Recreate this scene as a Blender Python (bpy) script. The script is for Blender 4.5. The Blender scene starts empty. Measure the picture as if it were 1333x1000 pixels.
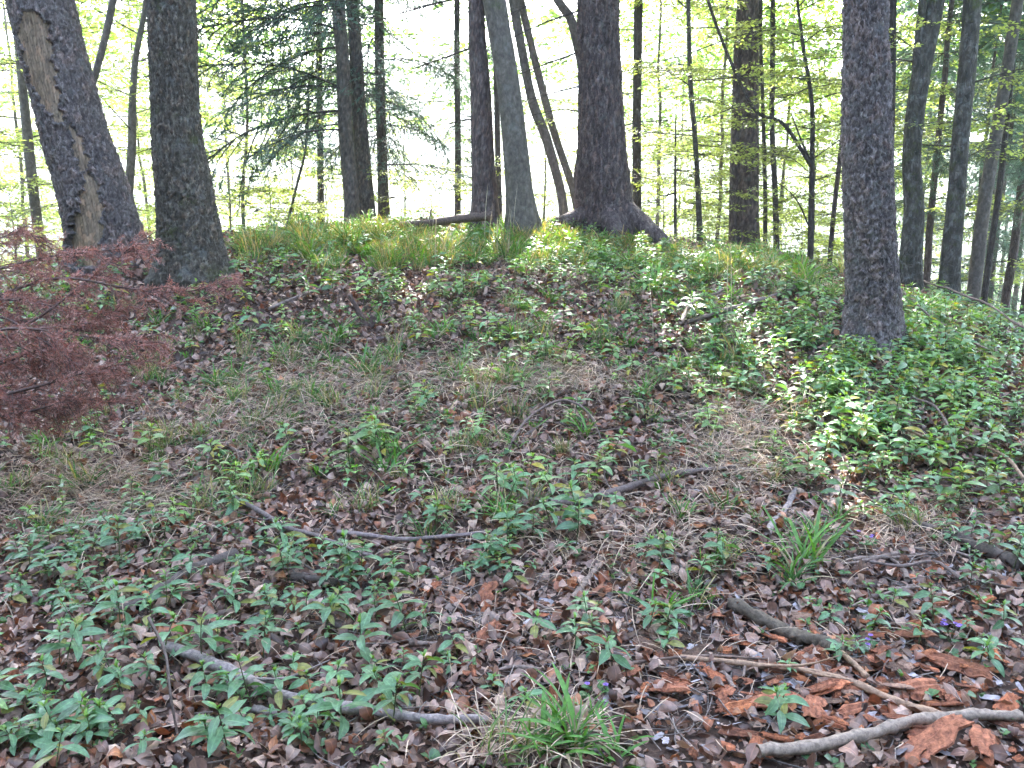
import bpy, math, random
import numpy as np
R = math.radians
rng = np.random.default_rng(7)
random.seed(7)
C = bpy.context.scene.collection
SC = bpy.context.scene

# ------------------------------------------------------------------ camera, sky, sun, exposure
EYE = 1.55
PITCH = R(12.0)
FPX = 1148.0
cam_d = bpy.data.cameras.new('camera')
cam_d.sensor_width = 36.0
cam_d.lens = FPX / 1333.0 * 36.0
cam_d.clip_start = 0.05
cam_d.clip_end = 5000
cam = bpy.data.objects.new('camera', cam_d)
C.objects.link(cam)
cam.location = (0, 0, EYE)
cam.rotation_euler = (R(90) - PITCH, 0, 0)
SC.camera = cam

SUN_EL, SUN_AZ = R(40), R(2)          # azimuth measured from +Y (straight ahead) towards +X
world = bpy.data.worlds.new('World')
SC.world = world
world.use_nodes = True
wn = world.node_tree.nodes
wl = world.node_tree.links
sky = wn.new('ShaderNodeTexSky')
sky.sky_type = 'NISHITA'
sky.sun_disc = False
sky.sun_elevation = SUN_EL
sky.sun_rotation = SUN_AZ
sky.air_density = 1.0
sky.dust_density = 2.0
wl.new(sky.outputs[0], wn['Background'].inputs[0])
wn['Background'].inputs[1].default_value = 0.14
sun_d = bpy.data.lights.new('sun', 'SUN')
sun_d.energy = 2.5
sun_d.angle = R(0.6)
sun_d.color = (1.0, 0.97, 0.92)
sun = bpy.data.objects.new('sun', sun_d)
C.objects.link(sun)
# the lamp shines along -Z; aim it back along the direction from the sun
sd = (math.sin(SUN_AZ) * math.cos(SUN_EL), math.cos(SUN_AZ) * math.cos(SUN_EL), math.sin(SUN_EL))
import mathutils
sun.rotation_euler = mathutils.Vector(sd).to_track_quat('Z', 'Y').to_euler()
SC.view_settings.view_transform = 'Standard'
SC.view_settings.look = 'None'
SC.view_settings.gamma = 1.0
SC.view_settings.exposure = 4.22
SC.cycles.max_bounces = 7
SC.cycles.diffuse_bounces = 3
SC.cycles.glossy_bounces = 2
SC.cycles.transmission_bounces = 4
SC.cycles.volume_bounces = 0
SC.cycles.caustics_reflective = False
SC.cycles.caustics_refractive = False

# ------------------------------------------------------------------ helpers
def tag(o, label=None, cat=None, group=None, kind=None):
    if label: o['label'] = label
    if cat: o['category'] = cat
    if group: o['group'] = group
    if kind: o['kind'] = kind
    return o

def empty(name, loc=(0, 0, 0)):
    o = bpy.data.objects.new(name, None)
    o.empty_display_size = 0.1
    C.objects.link(o)
    o.location = loc
    return o

def mesh_data(name, V, polys, mat, tint=None, uv=None, smooth=True, mats=None, matidx=None):
    """V (n,3); polys: list of (m,k) int arrays; tint (n,3) per-vertex colour; uv (n,2) per-vertex."""
    V = np.asarray(V, dtype=np.float32)
    me = bpy.data.meshes.new(name)
    me.vertices.add(len(V))
    me.vertices.foreach_set('co', V.ravel())
    loops = np.concatenate([p.ravel() for p in polys]).astype(np.int32)
    tot = np.concatenate([np.full(len(p), p.shape[1], np.int32) for p in polys])
    start = np.concatenate([[0], np.cumsum(tot)[:-1]]).astype(np.int32)
    me.loops.add(len(loops))
    me.loops.foreach_set('vertex_index', loops)
    me.polygons.add(len(tot))
    me.polygons.foreach_set('loop_start', start)
    me.polygons.foreach_set('loop_total', tot)
    me.polygons.foreach_set('use_smooth', np.full(len(tot), smooth, dtype=bool))
    if uv is not None:
        l = me.uv_layers.new(name='UVMap')
        l.data.foreach_set('uv', np.asarray(uv, np.float32)[loops].ravel())
    if tint is not None:
        a = me.color_attributes.new('tint', 'FLOAT_COLOR', 'POINT')
        t = np.ones((len(V), 4), np.float32)
        t[:, :3] = tint
        a.data.foreach_set('color', t.ravel())
    me.update(calc_edges=True)
    for m in (mats or [mat]): me.materials.append(m)
    if matidx is not None: me.polygons.foreach_set('material_index', np.asarray(matidx, np.int32))
    return me

def obj(name, me, parent=None, loc=None):
    o = bpy.data.objects.new(name, me)
    C.objects.link(o)
    if parent is not None: o.parent = parent
    if loc is not None: o.location = loc
    return o

class Geo:
    """collects numpy geometry of one mesh"""
    def __init__(s): s.V = []; s.Q = []; s.T = []; s.U = []; s.n = 0
    def add(s, V, Q, tint=(1, 1, 1), uv=None):
        V = np.asarray(V, np.float32)
        s.V.append(V); s.Q.append(np.asarray(Q, np.int64) + s.n)
        t = np.asarray(tint, np.float32)
        s.T.append(np.broadcast_to(t, (len(V), 3)) if t.ndim == 1 else t)
        s.U.append(np.zeros((len(V), 2), np.float32) if uv is None else np.asarray(uv, np.float32))
        s.n += len(V)
    def data(s, name, mat, smooth=True, off=(0, 0, 0)):
        V = np.concatenate(s.V) - np.asarray(off, np.float32)
        return mesh_data(name, V, s.Q, mat, np.concatenate(s.T), np.concatenate(s.U), smooth)
    def obj(s, name, mat, parent=None, loc=(0, 0, 0), smooth=True):
        """geometry in world coords; parent sits at loc"""
        o = obj(name, s.data(name, mat, smooth, loc), parent)
        if parent is None: o.location = loc
        return o
    def arr(s):
        return np.concatenate(s.V), np.concatenate(s.Q), np.concatenate(s.T), np.concatenate(s.U)

def rot_from(az, pitch, roll):
    """matrices (N,3,3): local x axis -> direction az (about z), pitch up, roll about own axis"""
    az, pitch, roll = np.broadcast_arrays(np.asarray(az, float), np.asarray(pitch, float), np.asarray(roll, float))
    ca, sa, cp, sp, cr, sr = np.cos(az), np.sin(az), np.cos(pitch), np.sin(pitch), np.cos(roll), np.sin(roll)
    N = az.shape[0]
    X = np.stack([ca * cp, sa * cp, sp], -1)
    Y0 = np.stack([-sa, ca, np.zeros(N)], -1)
    Z0 = np.cross(X, Y0)
    Y = Y0 * cr[:, None] + Z0 * sr[:, None]
    Z = -Y0 * sr[:, None] + Z0 * cr[:, None]
    return np.stack([X, Y, Z], -1)

def scatter(geo, tpl, pos, M, scale, tint=None, vary=0.0):
    """copies of template (V,Q,T,U) into geo"""
    V, Q, T, U = tpl
    N = len(pos); n = len(V)
    scale = np.broadcast_to(np.asarray(scale, float).reshape(-1, 1, 1) if np.ndim(scale) else scale, (N, 1, 1))
    W = np.einsum('nij,vj->nvi', M, V) * scale + np.asarray(pos)[:, None, :]
    QQ = (Q[None] + (np.arange(N) * n)[:, None, None]).reshape(-1, Q.shape[1])
    TT = np.broadcast_to(T[None], (N, n, 3))
    if tint is not None: TT = TT * np.asarray(tint)[:, None, :]
    geo.add(W.reshape(-1, 3), QQ, TT.reshape(-1, 3), np.broadcast_to(U[None], (N, n, 2)).reshape(-1, 2))

def catmull(P, n):
    P = np.asarray(P, float)
    if len(P) == 2:
        t = np.linspace(0, 1, n)[:, None]
        return P[0] * (1 - t) + P[1] * t
    E = np.vstack([2 * P[0] - P[1], P, 2 * P[-1] - P[-2]])
    t = np.linspace(0, len(P) - 1 - 1e-6, n)
    i = t.astype(int); f = (t - i)[:, None]
    a, b, c, d = E[i], E[i + 1], E[i + 2], E[i + 3]
    return 0.5 * (2 * b + (c - a) * f + (2 * a - 5 * b + 4 * c - d) * f ** 2 + (3 * b - a - 3 * c + d) * f ** 3)

def frames(P):
    T = np.gradient(P, axis=0)
    T /= np.linalg.norm(T, axis=1, keepdims=True) + 1e-12
    ref = np.array([0, 0, 1.0]) if abs(T[0, 2]) < 0.9 else np.array([1.0, 0, 0])
    N = np.zeros_like(P); B = np.zeros_like(P)
    n = np.cross(ref, T[0]); n /= np.linalg.norm(n)
    for i in range(len(P)):
        n = n - T[i] * np.dot(n, T[i]); n /= np.linalg.norm(n) + 1e-12
        N[i] = n; B[i] = np.cross(T[i], n)
    return T, N, B

def tube(P, rad, seg=8, disp=None, cap=True):
    """returns V,Q,uv; rad (n,) ; disp (n,seg) added to the radius"""
    P = np.asarray(P, float); n = len(P)
    T, N, B = frames(P)
    th = np.linspace(0, 2 * np.pi, seg, endpoint=False)
    r = np.asarray(rad, float)[:, None] * np.ones(seg)
    if disp is not None: r = r + disp
    V = P[:, None] + r[..., None] * (np.cos(th)[None, :, None] * N[:, None] + np.sin(th)[None, :, None] * B[:, None])
    L = np.concatenate([[0], np.cumsum(np.linalg.norm(np.diff(P, axis=0), axis=1))])
    uv = np.stack(np.broadcast_arrays(th[None] / (2 * np.pi), L[:, None]), -1).reshape(-1, 2)
    V = V.reshape(-1, 3)
    a = np.arange(n - 1)[:, None] * seg; j = np.arange(seg)[None]; k = (j + 1) % seg
    Q = np.stack([a + j, a + k, a + seg + k, a + seg + j], -1).reshape(-1, 4)
    if cap:
        for e in (0, n - 1):
            V = np.vstack([V, P[e]]); uv = np.vstack([uv, [0.5, L[e]]])
            c = len(V) - 1; b = e * seg
            jj = np.arange(0, seg, 2)
            Q = np.vstack([Q, np.stack([np.full(len(jj), c), b + jj, b + (jj + 1) % seg, b + (jj + 2) % seg], -1)])
    return V, Q, uv

def ray(px, py):
    px = np.asarray(px, float); py = np.asarray(py, float)
    u = (px - 666.5) / FPX; v = (py - 500) / FPX
    dy = math.cos(PITCH) - v * math.sin(PITCH)
    dz = -math.sin(PITCH) - v * math.cos(PITCH)
    return u / dy, dz / dy
def at(px, py, Y):
    """the point at distance Y (m, straight ahead) seen in the photograph at px,py"""
    a, b = ray(px, py)
    return np.array([a * Y, Y + 0 * a, EYE + b * Y])
def wid(px_w, Y): return px_w / FPX * Y

# ------------------------------------------------------------------ terrain: a mound that falls away behind
CP = []
for px, py, Y in [
    (200, 1000, 2.3), (666, 1000, 2.3), (1133, 1000, 2.3), (0, 1000, 2.3), (1333, 1000, 2.3),
    (0, 800, 3.25), (400, 800, 3.2), (800, 800, 3.2), (1333, 800, 3.2),
    (0, 650, 4.4), (350, 650, 4.3), (700, 650, 4.25), (1000, 650, 4.25), (1333, 650, 4.2),
    (0, 520, 5.8), (350, 500, 5.6), (700, 500, 5.6), (1000, 520, 5.3), (1333, 540, 5.2),
    (0, 430, 7.1), (250, 420, 6.8), (450, 410, 7.0), (700, 400, 7.2), (950, 410, 6.8), (1135, 447, 6.4), (1333, 475, 6.4),
    (0, 370, 8.6), (248, 358, 7.6), (140, 345, 8.3), (400, 350, 8.5), (600, 345, 8.7), (800, 345, 8.7), (950, 360, 8.4), (1100, 385, 8.0),
    (0, 350, 10), (350, 312, 10.0), (500, 293, 11.0), (640, 290, 11.2), (790, 300, 11.0), (890, 330, 10.6), (970, 326, 11.5), (1060, 345, 11),
    (1185, 382, 10.0), (1240, 395, 9.8), (1333, 432, 9.3)]:
    CP.append(at(px, py, Y))
CP += [np.array(p) for p in [(-5, 1.2, 0), (0, 0.8, -.02), (0, -2, 0), (5, 1.2, -.05), (-5, -2, 0), (5, -2, -.05), (-6, 4, .2), (6, 4, -.1),
    (-9, 9, .2), (-7, 13, -.3), (-3.5, 13, .75), (0, 13.2, .95), (2.5, 13.2, .6), (5, 13, -.1), (8, 11, -.9), (9, 7, -.6),
    (-12, 3, .1), (12, 3, -.8), (-10, 17, -2), (-4, 17, -.8), (0, 17, -.9), (5, 17, -2.0), (10, 17, -3.2), (14, 11, -2.5),
    (-12, 24, -5), (0, 24, -4.5), (12, 24, -6), (-20, 12, -1.5), (22, 14, -5), (-20, 0, 0), (20, 0, -1.8)]]
CP = np.array(CP)
def _k(r): return r
_D = np.linalg.norm(CP[:, None, :2] - CP[None, :, :2], axis=2)
_n = len(CP)
_A = np.zeros((_n + 3, _n + 3)); _A[:_n, :_n] = _k(_D) - 0.12 * np.eye(_n)
_A[:_n, _n] = 1; _A[:_n, _n + 1:] = CP[:, :2]; _A[_n:, :_n] = _A[:_n, _n:].T
_W = np.linalg.solve(_A, np.concatenate([CP[:, 2], [0, 0, 0]]))

_gp = [(rng.uniform(-1, 1, 2), rng.uniform(0, 6.28), s) for s in (1.2, 1.9, 3.1, 4.7, 7.5, 11, 17, 23) for _ in range(3)]
def bumps(x, y):
    z = 0
    for d, ph, s in _gp:
        d = d / np.linalg.norm(d)
        z = z + np.sin((x * d[0] + y * d[1]) * s + ph) * 0.028 / s ** 0.85
    return z
def smooth(a, b, x):
    t = np.clip((x - a) / (b - a), 0, 1)
    return t * t * (3 - 2 * t)
def far_z(x, y):
    # beyond the mound: slope down to a valley, then a wooded hillside across it
    r = np.sqrt(x * x + y * y)
    v = -5.0 - 0.36 * np.clip(r - 24, 0, 80) 
    v = v + 95 * smooth(150, 520, r) * (1 + 0.12 * np.sin(x * 0.011 + 1) + .1 * np.sin(x * .023)) * smooth(-200, 200, y)
    return v
def H(x, y):
    x = np.asarray(x, float); y = np.asarray(y, float)
    sh = np.broadcast(x, y).shape
    X = np.broadcast_to(x, sh).ravel(); Y = np.broadcast_to(y, sh).ravel()
    out = np.zeros(len(X))
    for i in range(0, len(X), 40000):
        xs, ys = X[i:i + 40000], Y[i:i + 40000]
        D = np.sqrt((xs[:, None] - CP[None, :, 0]) ** 2 + (ys[:, None] - CP[None, :, 1]) ** 2)
        near = _k(D) @ _W[:_n] + _W[_n] + _W[_n + 1] * xs + _W[_n + 2] * ys + bumps(xs, ys)
        f = smooth(15, 30, np.sqrt(xs ** 2 + np.maximum(ys, 0) ** 2 ))
        back = smooth(0, -14, ys)
        fz = far_z(xs, ys) * (1 - back) + back * np.clip(near, -2, .4)
        out[i:i + 40000] = near * (1 - f) + fz * f
    return out.reshape(sh)

def hz(x, y): return float(H(np.array([x]), np.array([y]))[0])
def ground_hit(px, py):
    """first ground point under the photograph's pixel"""
    px = np.atleast_1d(np.asarray(px, float)); py = np.atleast_1d(np.asarray(py, float))
    a, b = ray(px, py)
    Ys = np.linspace(1.8, 14, 620)
    X = a[:, None] * Ys[None]; Z = EYE + b[:, None] * Ys[None]
    h = H(X, np.broadcast_to(Ys[None], X.shape))
    hit = (Z <= h)
    i = np.where(hit.any(1), hit.argmax(1), -1)
    ok = i >= 0
    Y = Ys[i]
    return np.stack([a * Y, Y, h[np.arange(len(px)), i]], -1), ok
def G(px, py): return ground_hit([px], [py])[0][0]
def gnormal(x, y):
    e = 0.03
    gx = (H(x + e, y) - H(x - e, y)) / (2 * e); gy = (H(x, y + e) - H(x, y - e)) / (2 * e)
    n = np.stack([-gx, -gy, np.ones_like(gx)], -1)
    return n / np.linalg.norm(n, axis=-1, keepdims=True)

# ------------------------------------------------------------------ materials
def new_mat(name):
    m = bpy.data.materials.new(name); m.use_nodes = True
    nt = m.node_tree
    return m, nt, nt.nodes, nt.links, nt.nodes['Principled BSDF']
def N_(nt, t, **kw):
    n = nt.nodes.new(t)
    for k, v in kw.items():
        if k in n.inputs: n.inputs[k].default_value = v
        else: setattr(n, k, v)
    return n
def ramp(nt, fac, stops):
    r = nt.nodes.new('ShaderNodeValToRGB')
    e = r.color_ramp.elements
    while len(e) < len(stops): e.new(0.5)
    for i, (p, c) in enumerate(stops):
        e[i].position = p; e[i].color = (*c, 1)
    nt.links.new(fac, r.inputs[0])
    return r
def mixc(nt, a, b, fac, mode='MIX'):
    m = nt.nodes.new('ShaderNodeMix'); m.data_type = 'RGBA'; m.blend_type = mode
    for s, v in ((6, a), (7, b), (0, fac)):
        if hasattr(v, 'is_linked') or isinstance(v, bpy.types.NodeSocket): nt.links.new(v, m.inputs[s])
        else: m.inputs[s].default_value = v if s == 0 else (*v, 1)
    return m.outputs[2]

def leaf_mat(name, rough=0.45, trans=0.35, spec=0.5, vein=True, tcol=(1.35, 1.35, .5), nscale=60):
    m, nt, n, l, p = new_mat(name)
    at_ = N_(nt, 'ShaderNodeAttribute', attribute_name='tint')
    tc = N_(nt, 'ShaderNodeTexCoord')
    no = N_(nt, 'ShaderNodeTexNoise', Scale=float(nscale), Detail=3.0)
    l.new(tc.outputs['Object'], no.inputs['Vector'])
    r = ramp(nt, no.outputs[0], [(0.3, (0.72, .72, .72)), (0.7, (1.25, 1.25, 1.25))])
    col = mixc(nt, at_.outputs['Color'], r.outputs[0], 1.0, 'MULTIPLY')
    if vein:
        uvn = N_(nt, 'ShaderNodeSeparateXYZ'); l.new(tc.outputs['UV'], uvn.inputs[0])
        # midrib at u=.5, side veins as slanted bands
        a = N_(nt, 'ShaderNodeMath', operation='SUBTRACT'); l.new(uvn.outputs[0], a.inputs[0]); a.inputs[1].default_value = .5
        b = N_(nt, 'ShaderNodeMath', operation='ABSOLUTE'); l.new(a.outputs[0], b.inputs[0])
        rr = ramp(nt, b.outputs[0], [(0.03, (1, 1, 1)), (0.07, (0, 0, 0))])
        c = N_(nt, 'ShaderNodeMath', operation='MULTIPLY_ADD'); l.new(b.outputs[0], c.inputs[0]); c.inputs[1].default_value = -9.0
        d = N_(nt, 'ShaderNodeMath', operation='MULTIPLY'); l.new(uvn.outputs[1], d.inputs[0]); d.inputs[1].default_value = 11.0
        l.new(d.outputs[0], c.inputs[2])
        f = N_(nt, 'ShaderNodeMath', operation='FRACT'); l.new(c.outputs[0], f.inputs[0])
        r2 = ramp(nt, f.outputs[0], [(0.06, (.35, .35, .35)), (0.2, (0, 0, 0))])
        vv = N_(nt, 'ShaderNodeMath', operation='MAXIMUM'); l.new(rr.outputs[0], vv.inputs[0]); l.new(r2.outputs[0], vv.inputs[1])
        sc = N_(nt, 'ShaderNodeMath', operation='MULTIPLY'); l.new(vv.outputs[0], sc.inputs[0]); sc.inputs[1].default_value = .45
        col = mixc(nt, col, mixc(nt, col, (1.9, 1.8, 1.7), 1.0, 'MULTIPLY'), sc.outputs[0])
        bp = N_(nt, 'ShaderNodeBump', Strength=0.35, Distance=0.002)
        l.new(vv.outputs[0], bp.inputs['Height']); l.new(bp.outputs[0], p.inputs['Normal'])
    l.new(col, p.inputs['Base Color'])
    p.inputs['Roughness'].default_value = rough
    p.inputs['Specular IOR Level'].default_value = spec
    if trans > 0:
        tr = N_(nt, 'ShaderNodeBsdfTranslucent')
        l.new(mixc(nt, col, tcol, 1.0, 'MULTIPLY'), tr.inputs[0])
        mx = N_(nt, 'ShaderNodeMixShader'); mx.inputs[0].default_value = trans
        l.new(p.outputs[0], mx.inputs[1]); l.new(tr.outputs[0], mx.inputs[2])
        l.new(mx.outputs[0], n['Material Output'].inputs[0])
    return m

def bark_mat(name, dark, mid, light, scale=(1, 1, .35), vscale=22, moss=0.0, bump=.9, bdist=.012, cell=True, lichen=.25):
    m, nt, n, l, p = new_mat(name)
    tc = N_(nt, 'ShaderNodeTexCoord'); mp = N_(nt, 'ShaderNodeMapping'); l.new(tc.outputs['Object'], mp.inputs[0])
    mp.inputs['Scale'].default_value = scale
    wn_ = N_(nt, 'ShaderNodeTexNoise', Scale=7.0, Detail=4.0); l.new(mp.outputs[0], wn_.inputs['Vector'])
    wv = mixc(nt, mp.outputs[0], wn_.outputs['Color'], 0.06)
    at_ = N_(nt, 'ShaderNodeAttribute', attribute_name='tint')
    n1 = N_(nt, 'ShaderNodeTexNoise', Scale=vscale * 1.0, Detail=8.0, Roughness=.65); l.new(wv, n1.inputs['Vector'])
    n2 = N_(nt, 'ShaderNodeTexNoise', Scale=vscale * 5.0, Detail=4.0); l.new(mp.outputs[0], n2.inputs['Vector'])
    h = n1.outputs[0]
    if cell:
        vo = N_(nt, 'ShaderNodeTexVoronoi', Scale=float(vscale)); vo.feature = 'DISTANCE_TO_EDGE'; l.new(wv, vo.inputs['Vector'])
        rr = ramp(nt, vo.outputs['Distance'], [(0.0, (0, 0, 0)), (0.16, (1, 1, 1))])
        hm = N_(nt, 'ShaderNodeMath', operation='MULTIPLY_ADD'); l.new(rr.outputs[0], hm.inputs[0]); hm.inputs[1].default_value = .8
        l.new(n1.outputs[0], hm.inputs[2]); h = hm.outputs[0]
    r = ramp(nt, n1.outputs[0], [(0.3, dark), (0.52, mid), (0.72, light)])
    col = mixc(nt, r.outputs[0], at_.outputs['Color'], 1.0, 'MULTIPLY')
    # lichen: pale grey-green patches with a shape of their own
    n3 = N_(nt, 'ShaderNodeTexNoise', Scale=9.0, Detail=7.0, Roughness=.7); l.new(tc.outputs['Object'], n3.inputs['Vector'])
    r3 = ramp(nt, n3.outputs[0], [(0.54, (0, 0, 0)), (0.66, (lichen, lichen, lichen))])
    col = mixc(nt, col, (.27, .28, .27), r3.outputs[0])
    if moss > 0:
        n4 = N_(nt, 'ShaderNodeTexNoise', Scale=5.0, Detail=8.0, Roughness=.75); l.new(tc.outputs['Object'], n4.inputs['Vector'])
        r4 = ramp(nt, n4.outputs[0], [(0.62 - moss * .3, (0, 0, 0)), (0.74 - moss * .25, (.85, .85, .85))])
        col = mixc(nt, col, (.07, .085, .02), r4.outputs[0])
    l.new(col, p.inputs['Base Color'])
    p.inputs['Roughness'].default_value = .85
    p.inputs['Specular IOR Level'].default_value = .3
    ad = N_(nt, 'ShaderNodeMath', operation='MULTIPLY_ADD'); l.new(n2.outputs[0], ad.inputs[0]); ad.inputs[1].default_value = .35; l.new(h, ad.inputs[2])
    bp = N_(nt, 'ShaderNodeBump', Strength=bump, Distance=bdist); l.new(ad.outputs[0], bp.inputs['Height']); l.new(bp.outputs[0], p.inputs['Normal'])
    return m

def wood_mat(name, a, b, sc=40, rough=.8, stretch=(1, 1, 1), bump=.7, bd=.004):
    m, nt, n, l, p = new_mat(name)
    tc = N_(nt, 'ShaderNodeTexCoord'); mp = N_(nt, 'ShaderNodeMapping'); l.new(tc.outputs['Object'], mp.inputs[0]); mp.inputs['Scale'].default_value = stretch
    at_ = N_(nt, 'ShaderNodeAttribute', attribute_name='tint')
    n1 = N_(nt, 'ShaderNodeTexNoise', Scale=float(sc), Detail=8.0, Roughness=.7); l.new(mp.outputs[0], n1.inputs['Vector'])
    r = ramp(nt, n1.outputs[0], [(0.33, a), (0.68, b)])
    l.new(mixc(nt, r.outputs[0], at_.outputs['Color'], 1.0, 'MULTIPLY'), p.inputs['Base Color'])
    p.inputs['Roughness'].default_value = rough
    p.inputs['Specular IOR Level'].default_value = .35
    bp = N_(nt, 'ShaderNodeBump', Strength=bump, Distance=bd); l.new(n1.outputs[0], bp.inputs['Height']); l.new(bp.outputs[0], p.inputs['Normal'])
    return m

M_soil = None
def soil_mat():
    m, nt, n, l, p = new_mat('forest_soil')
    tc = N_(nt, 'ShaderNodeTexCoord')
    geo = N_(nt, 'ShaderNodeNewGeometry')
    n1 = N_(nt, 'ShaderNodeTexNoise', Scale=14.0, Detail=10.0, Roughness=.75); l.new(tc.outputs['Object'], n1.inputs['Vector'])
    n2 = N_(nt, 'ShaderNodeTexVoronoi', Scale=34.0); l.new(tc.outputs['Object'], n2.inputs['Vector'])
    r = ramp(nt, n1.outputs[0], [(0.3, (.03, .02, .015)), (0.5, (.08, .05, .038)), (.7, (.16, .11, .085))])
    vb = r.outputs[0]
    # far away: meadow and woodland greens
    n3 = N_(nt, 'ShaderNodeTexNoise', Scale=.02, Detail=5.0); l.new(tc.outputs['Object'], n3.inputs['Vector'])
    r3 = ramp(nt, n3.outputs[0], [(0.42, (.05, .10, .03)), (0.52, (.20, .30, .09)), (.65, (.28, .36, .14))])
    at_ = N_(nt, 'ShaderNodeAttribute', attribute_name='tint')
    sp = N_(nt, 'ShaderNodeSeparateColor'); l.new(at_.outputs['Color'], sp.inputs[0])
    col = mixc(nt, vb, r3.outputs[0], sp.outputs[0])
    l.new(col, p.inputs['Base Color']); p.inputs['Roughness'].default_value = .95; p.inputs['Specular IOR Level'].default_value = .2
    bp = N_(nt, 'ShaderNodeBump', Strength=1.0, Distance=.02); l.new(n1.outputs[0], bp.inputs['Height']); l.new(bp.outputs[0], p.inputs['Normal'])
    return m
M_soil = soil_mat()
M_litter = leaf_mat('dead_leaf', rough=.42, trans=.15, spec=.5, vein=True, tcol=(1.3, 1.0, .7))
M_herb = leaf_mat('herb_leaf', rough=.34, trans=.32, spec=.55, tcol=(1.5, 1.7, .45))
M_grass = leaf_mat('grass_blade', rough=.45, trans=.35, spec=.45, vein=False, tcol=(1.5, 1.6, .45))
M_dry = leaf_mat('dry_straw', rough=.6, trans=.2, spec=.3, vein=False, tcol=(1.2, 1.1, .8))
M_beech = leaf_mat('spring_leaf', rough=.5, trans=.5, spec=.4, vein=False, tcol=(1.45, 1.5, .75), nscale=4)
M_spruce = leaf_mat('spruce_needle', rough=.55, trans=.15, spec=.35, vein=False, tcol=(1.2, 1.5, .6), nscale=3)
M_rust = leaf_mat('dead_needle', rough=.6, trans=.2, spec=.3, vein=False, tcol=(1.6, .9, .6), nscale=12)
M_stem = wood_mat('green_stem', (.06, .09, .03), (.12, .13, .05), 80, .6, bump=.2)
M_petal = leaf_mat('violet_petal', rough=.5, trans=.3, spec=.3, vein=False, tcol=(1.1, .9, 1.3))
BARK = {
    'pine': bark_mat('pine_bark', (.05, .038, .034), (.16, .128, .12), (.36, .32, .30), (1, 1, .6), 42, moss=.0, bump=1.0, bdist=.014, lichen=.3, cell=False),
    'scaly': bark_mat('scaly_bark', (.035, .028, .021), (.10, .082, .062), (.24, .215, .175), (1, 1, .4), 42, moss=.2, bump=1.0, bdist=.014, lichen=.3, cell=False),
    'spruce': bark_mat('spruce_bark', (.045, .031, .028), (.125, .09, .082), (.26, .205, .195), (1, 1, .35), 28, moss=.0, bump=1.0, lichen=.25),
    'dark': bark_mat('dark_bark', (.03, .024, .020), (.075, .06, .05), (.14, .12, .10), (1, 1, .3), 30, moss=.1, bump=1.0),
    'beech': bark_mat('grey_bark', (.065, .052, .042), (.14, .118, .098), (.24, .21, .18), (1, 1, .6), 26, moss=.1, bump=.8, cell=False),
    'mossy': bark_mat('mossy_bark', (.03, .027, .02), (.08, .07, .055), (.2, .18, .16), (1, 1, .4), 24, moss=.3, bump=1.0, lichen=.5),
}
M_bare = wood_mat('bare_wood', (.14, .09, .055), (.34, .25, .17), 9, .7, (6, 6, .6), .5, .004)
M_rotten = wood_mat('rotten_wood', (.07, .025, .016), (.36, .14, .075), 50, .9, (1, 1, 1), 1.0, .008)
M_stick = wood_mat('stick_bark', (.07, .055, .048), (.22, .18, .16), 60, .8)
M_flake = wood_mat('bark_flake', (.20, .17, .17), (.42, .38, .39), 50, .7)

# ------------------------------------------------------------------ ground sheet
def graded(lo, hi, fine_lo, fine_hi, step, grow=1.13):
    c = list(np.arange(fine_lo, fine_hi, step))
    s = step; x = c[-1]
    while x < hi: s *= grow; x += s; c.append(x)
    s = step; x = c[0]; left = []
    while x > lo: s *= grow; x -= s; left.append(x)
    return np.array(left[::-1] + c)
gx = graded(-700, 700, -6.5, 6.5, .05)
gy = graded(-200, 900, 1.2, 12.5, .05)
GX, GY = np.meshgrid(gx, gy)
GZ = H(GX, GY)
nx, ny = len(gx), len(gy)
a_ = (np.arange(ny - 1)[:, None] * nx + np.arange(nx - 1)[None]).ravel()
Qg = np.stack([a_, a_ + 1, a_ + nx + 1, a_ + nx], -1)
farf = smooth(14, 28, np.sqrt(GX ** 2 + np.maximum(GY, 0) ** 2)).ravel()
ground = obj('ground', mesh_data('ground', np.stack([GX.ravel(), GY.ravel(), GZ.ravel()], -1), [Qg], M_soil, np.repeat(farf[:, None], 3, 1)))
tag(ground, kind='structure')

# ------------------------------------------------------------------ leaf and blade templates
def leaf_tpl(L=1.0, W=.4, n=5, p0=25, p1=-45, fold=.25, tipw=.8, wav=0.0, tint=(1, 1, 1), petiole=.1, asym=.0):
    """leaf along +x; pitch turns from p0 to p1 degrees"""
    t = np.linspace(0, 1, n + 1)
    pit = np.radians(p0 + (p1 - p0) * t)
    dx = np.cos(pit) / n * L; dz = np.sin(pit) / n * L
    x = np.concatenate([[0], np.cumsum(dx[:-1])]); z = np.concatenate([[0], np.cumsum(dz[:-1])])
    s = np.clip((t - petiole) / (1 - petiole), 0, 1)
    w = W * 1.9 * s ** .62 * (1 - s) ** tipw * .62 + min(.012, W * .12) * L * (t < .99)
    V = []
    for j, sg in enumerate((-1, 0, 1)):
        V.append(np.stack([x + 0 * w, sg * w * (1 + asym * sg), z + abs(sg) * w * fold + wav * sg * w * np.sin(t * 9 + sg)], -1))
    V = np.stack(V, 1).reshape(-1, 3)
    uv = np.stack([np.tile([0, .5, 1], n + 1), np.repeat(t, 3)], -1)
    a = np.arange(n)[:, None] * 3 + np.arange(2)[None]
    a = a.ravel()
    Q = np.stack([a, a + 1, a + 4, a + 3], -1)
    T = np.broadcast_to(np.asarray(tint, float), (len(V), 3)).copy()
    return V, Q, T, uv
def pitch_rot(p):  # for arrays
    return p

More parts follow.
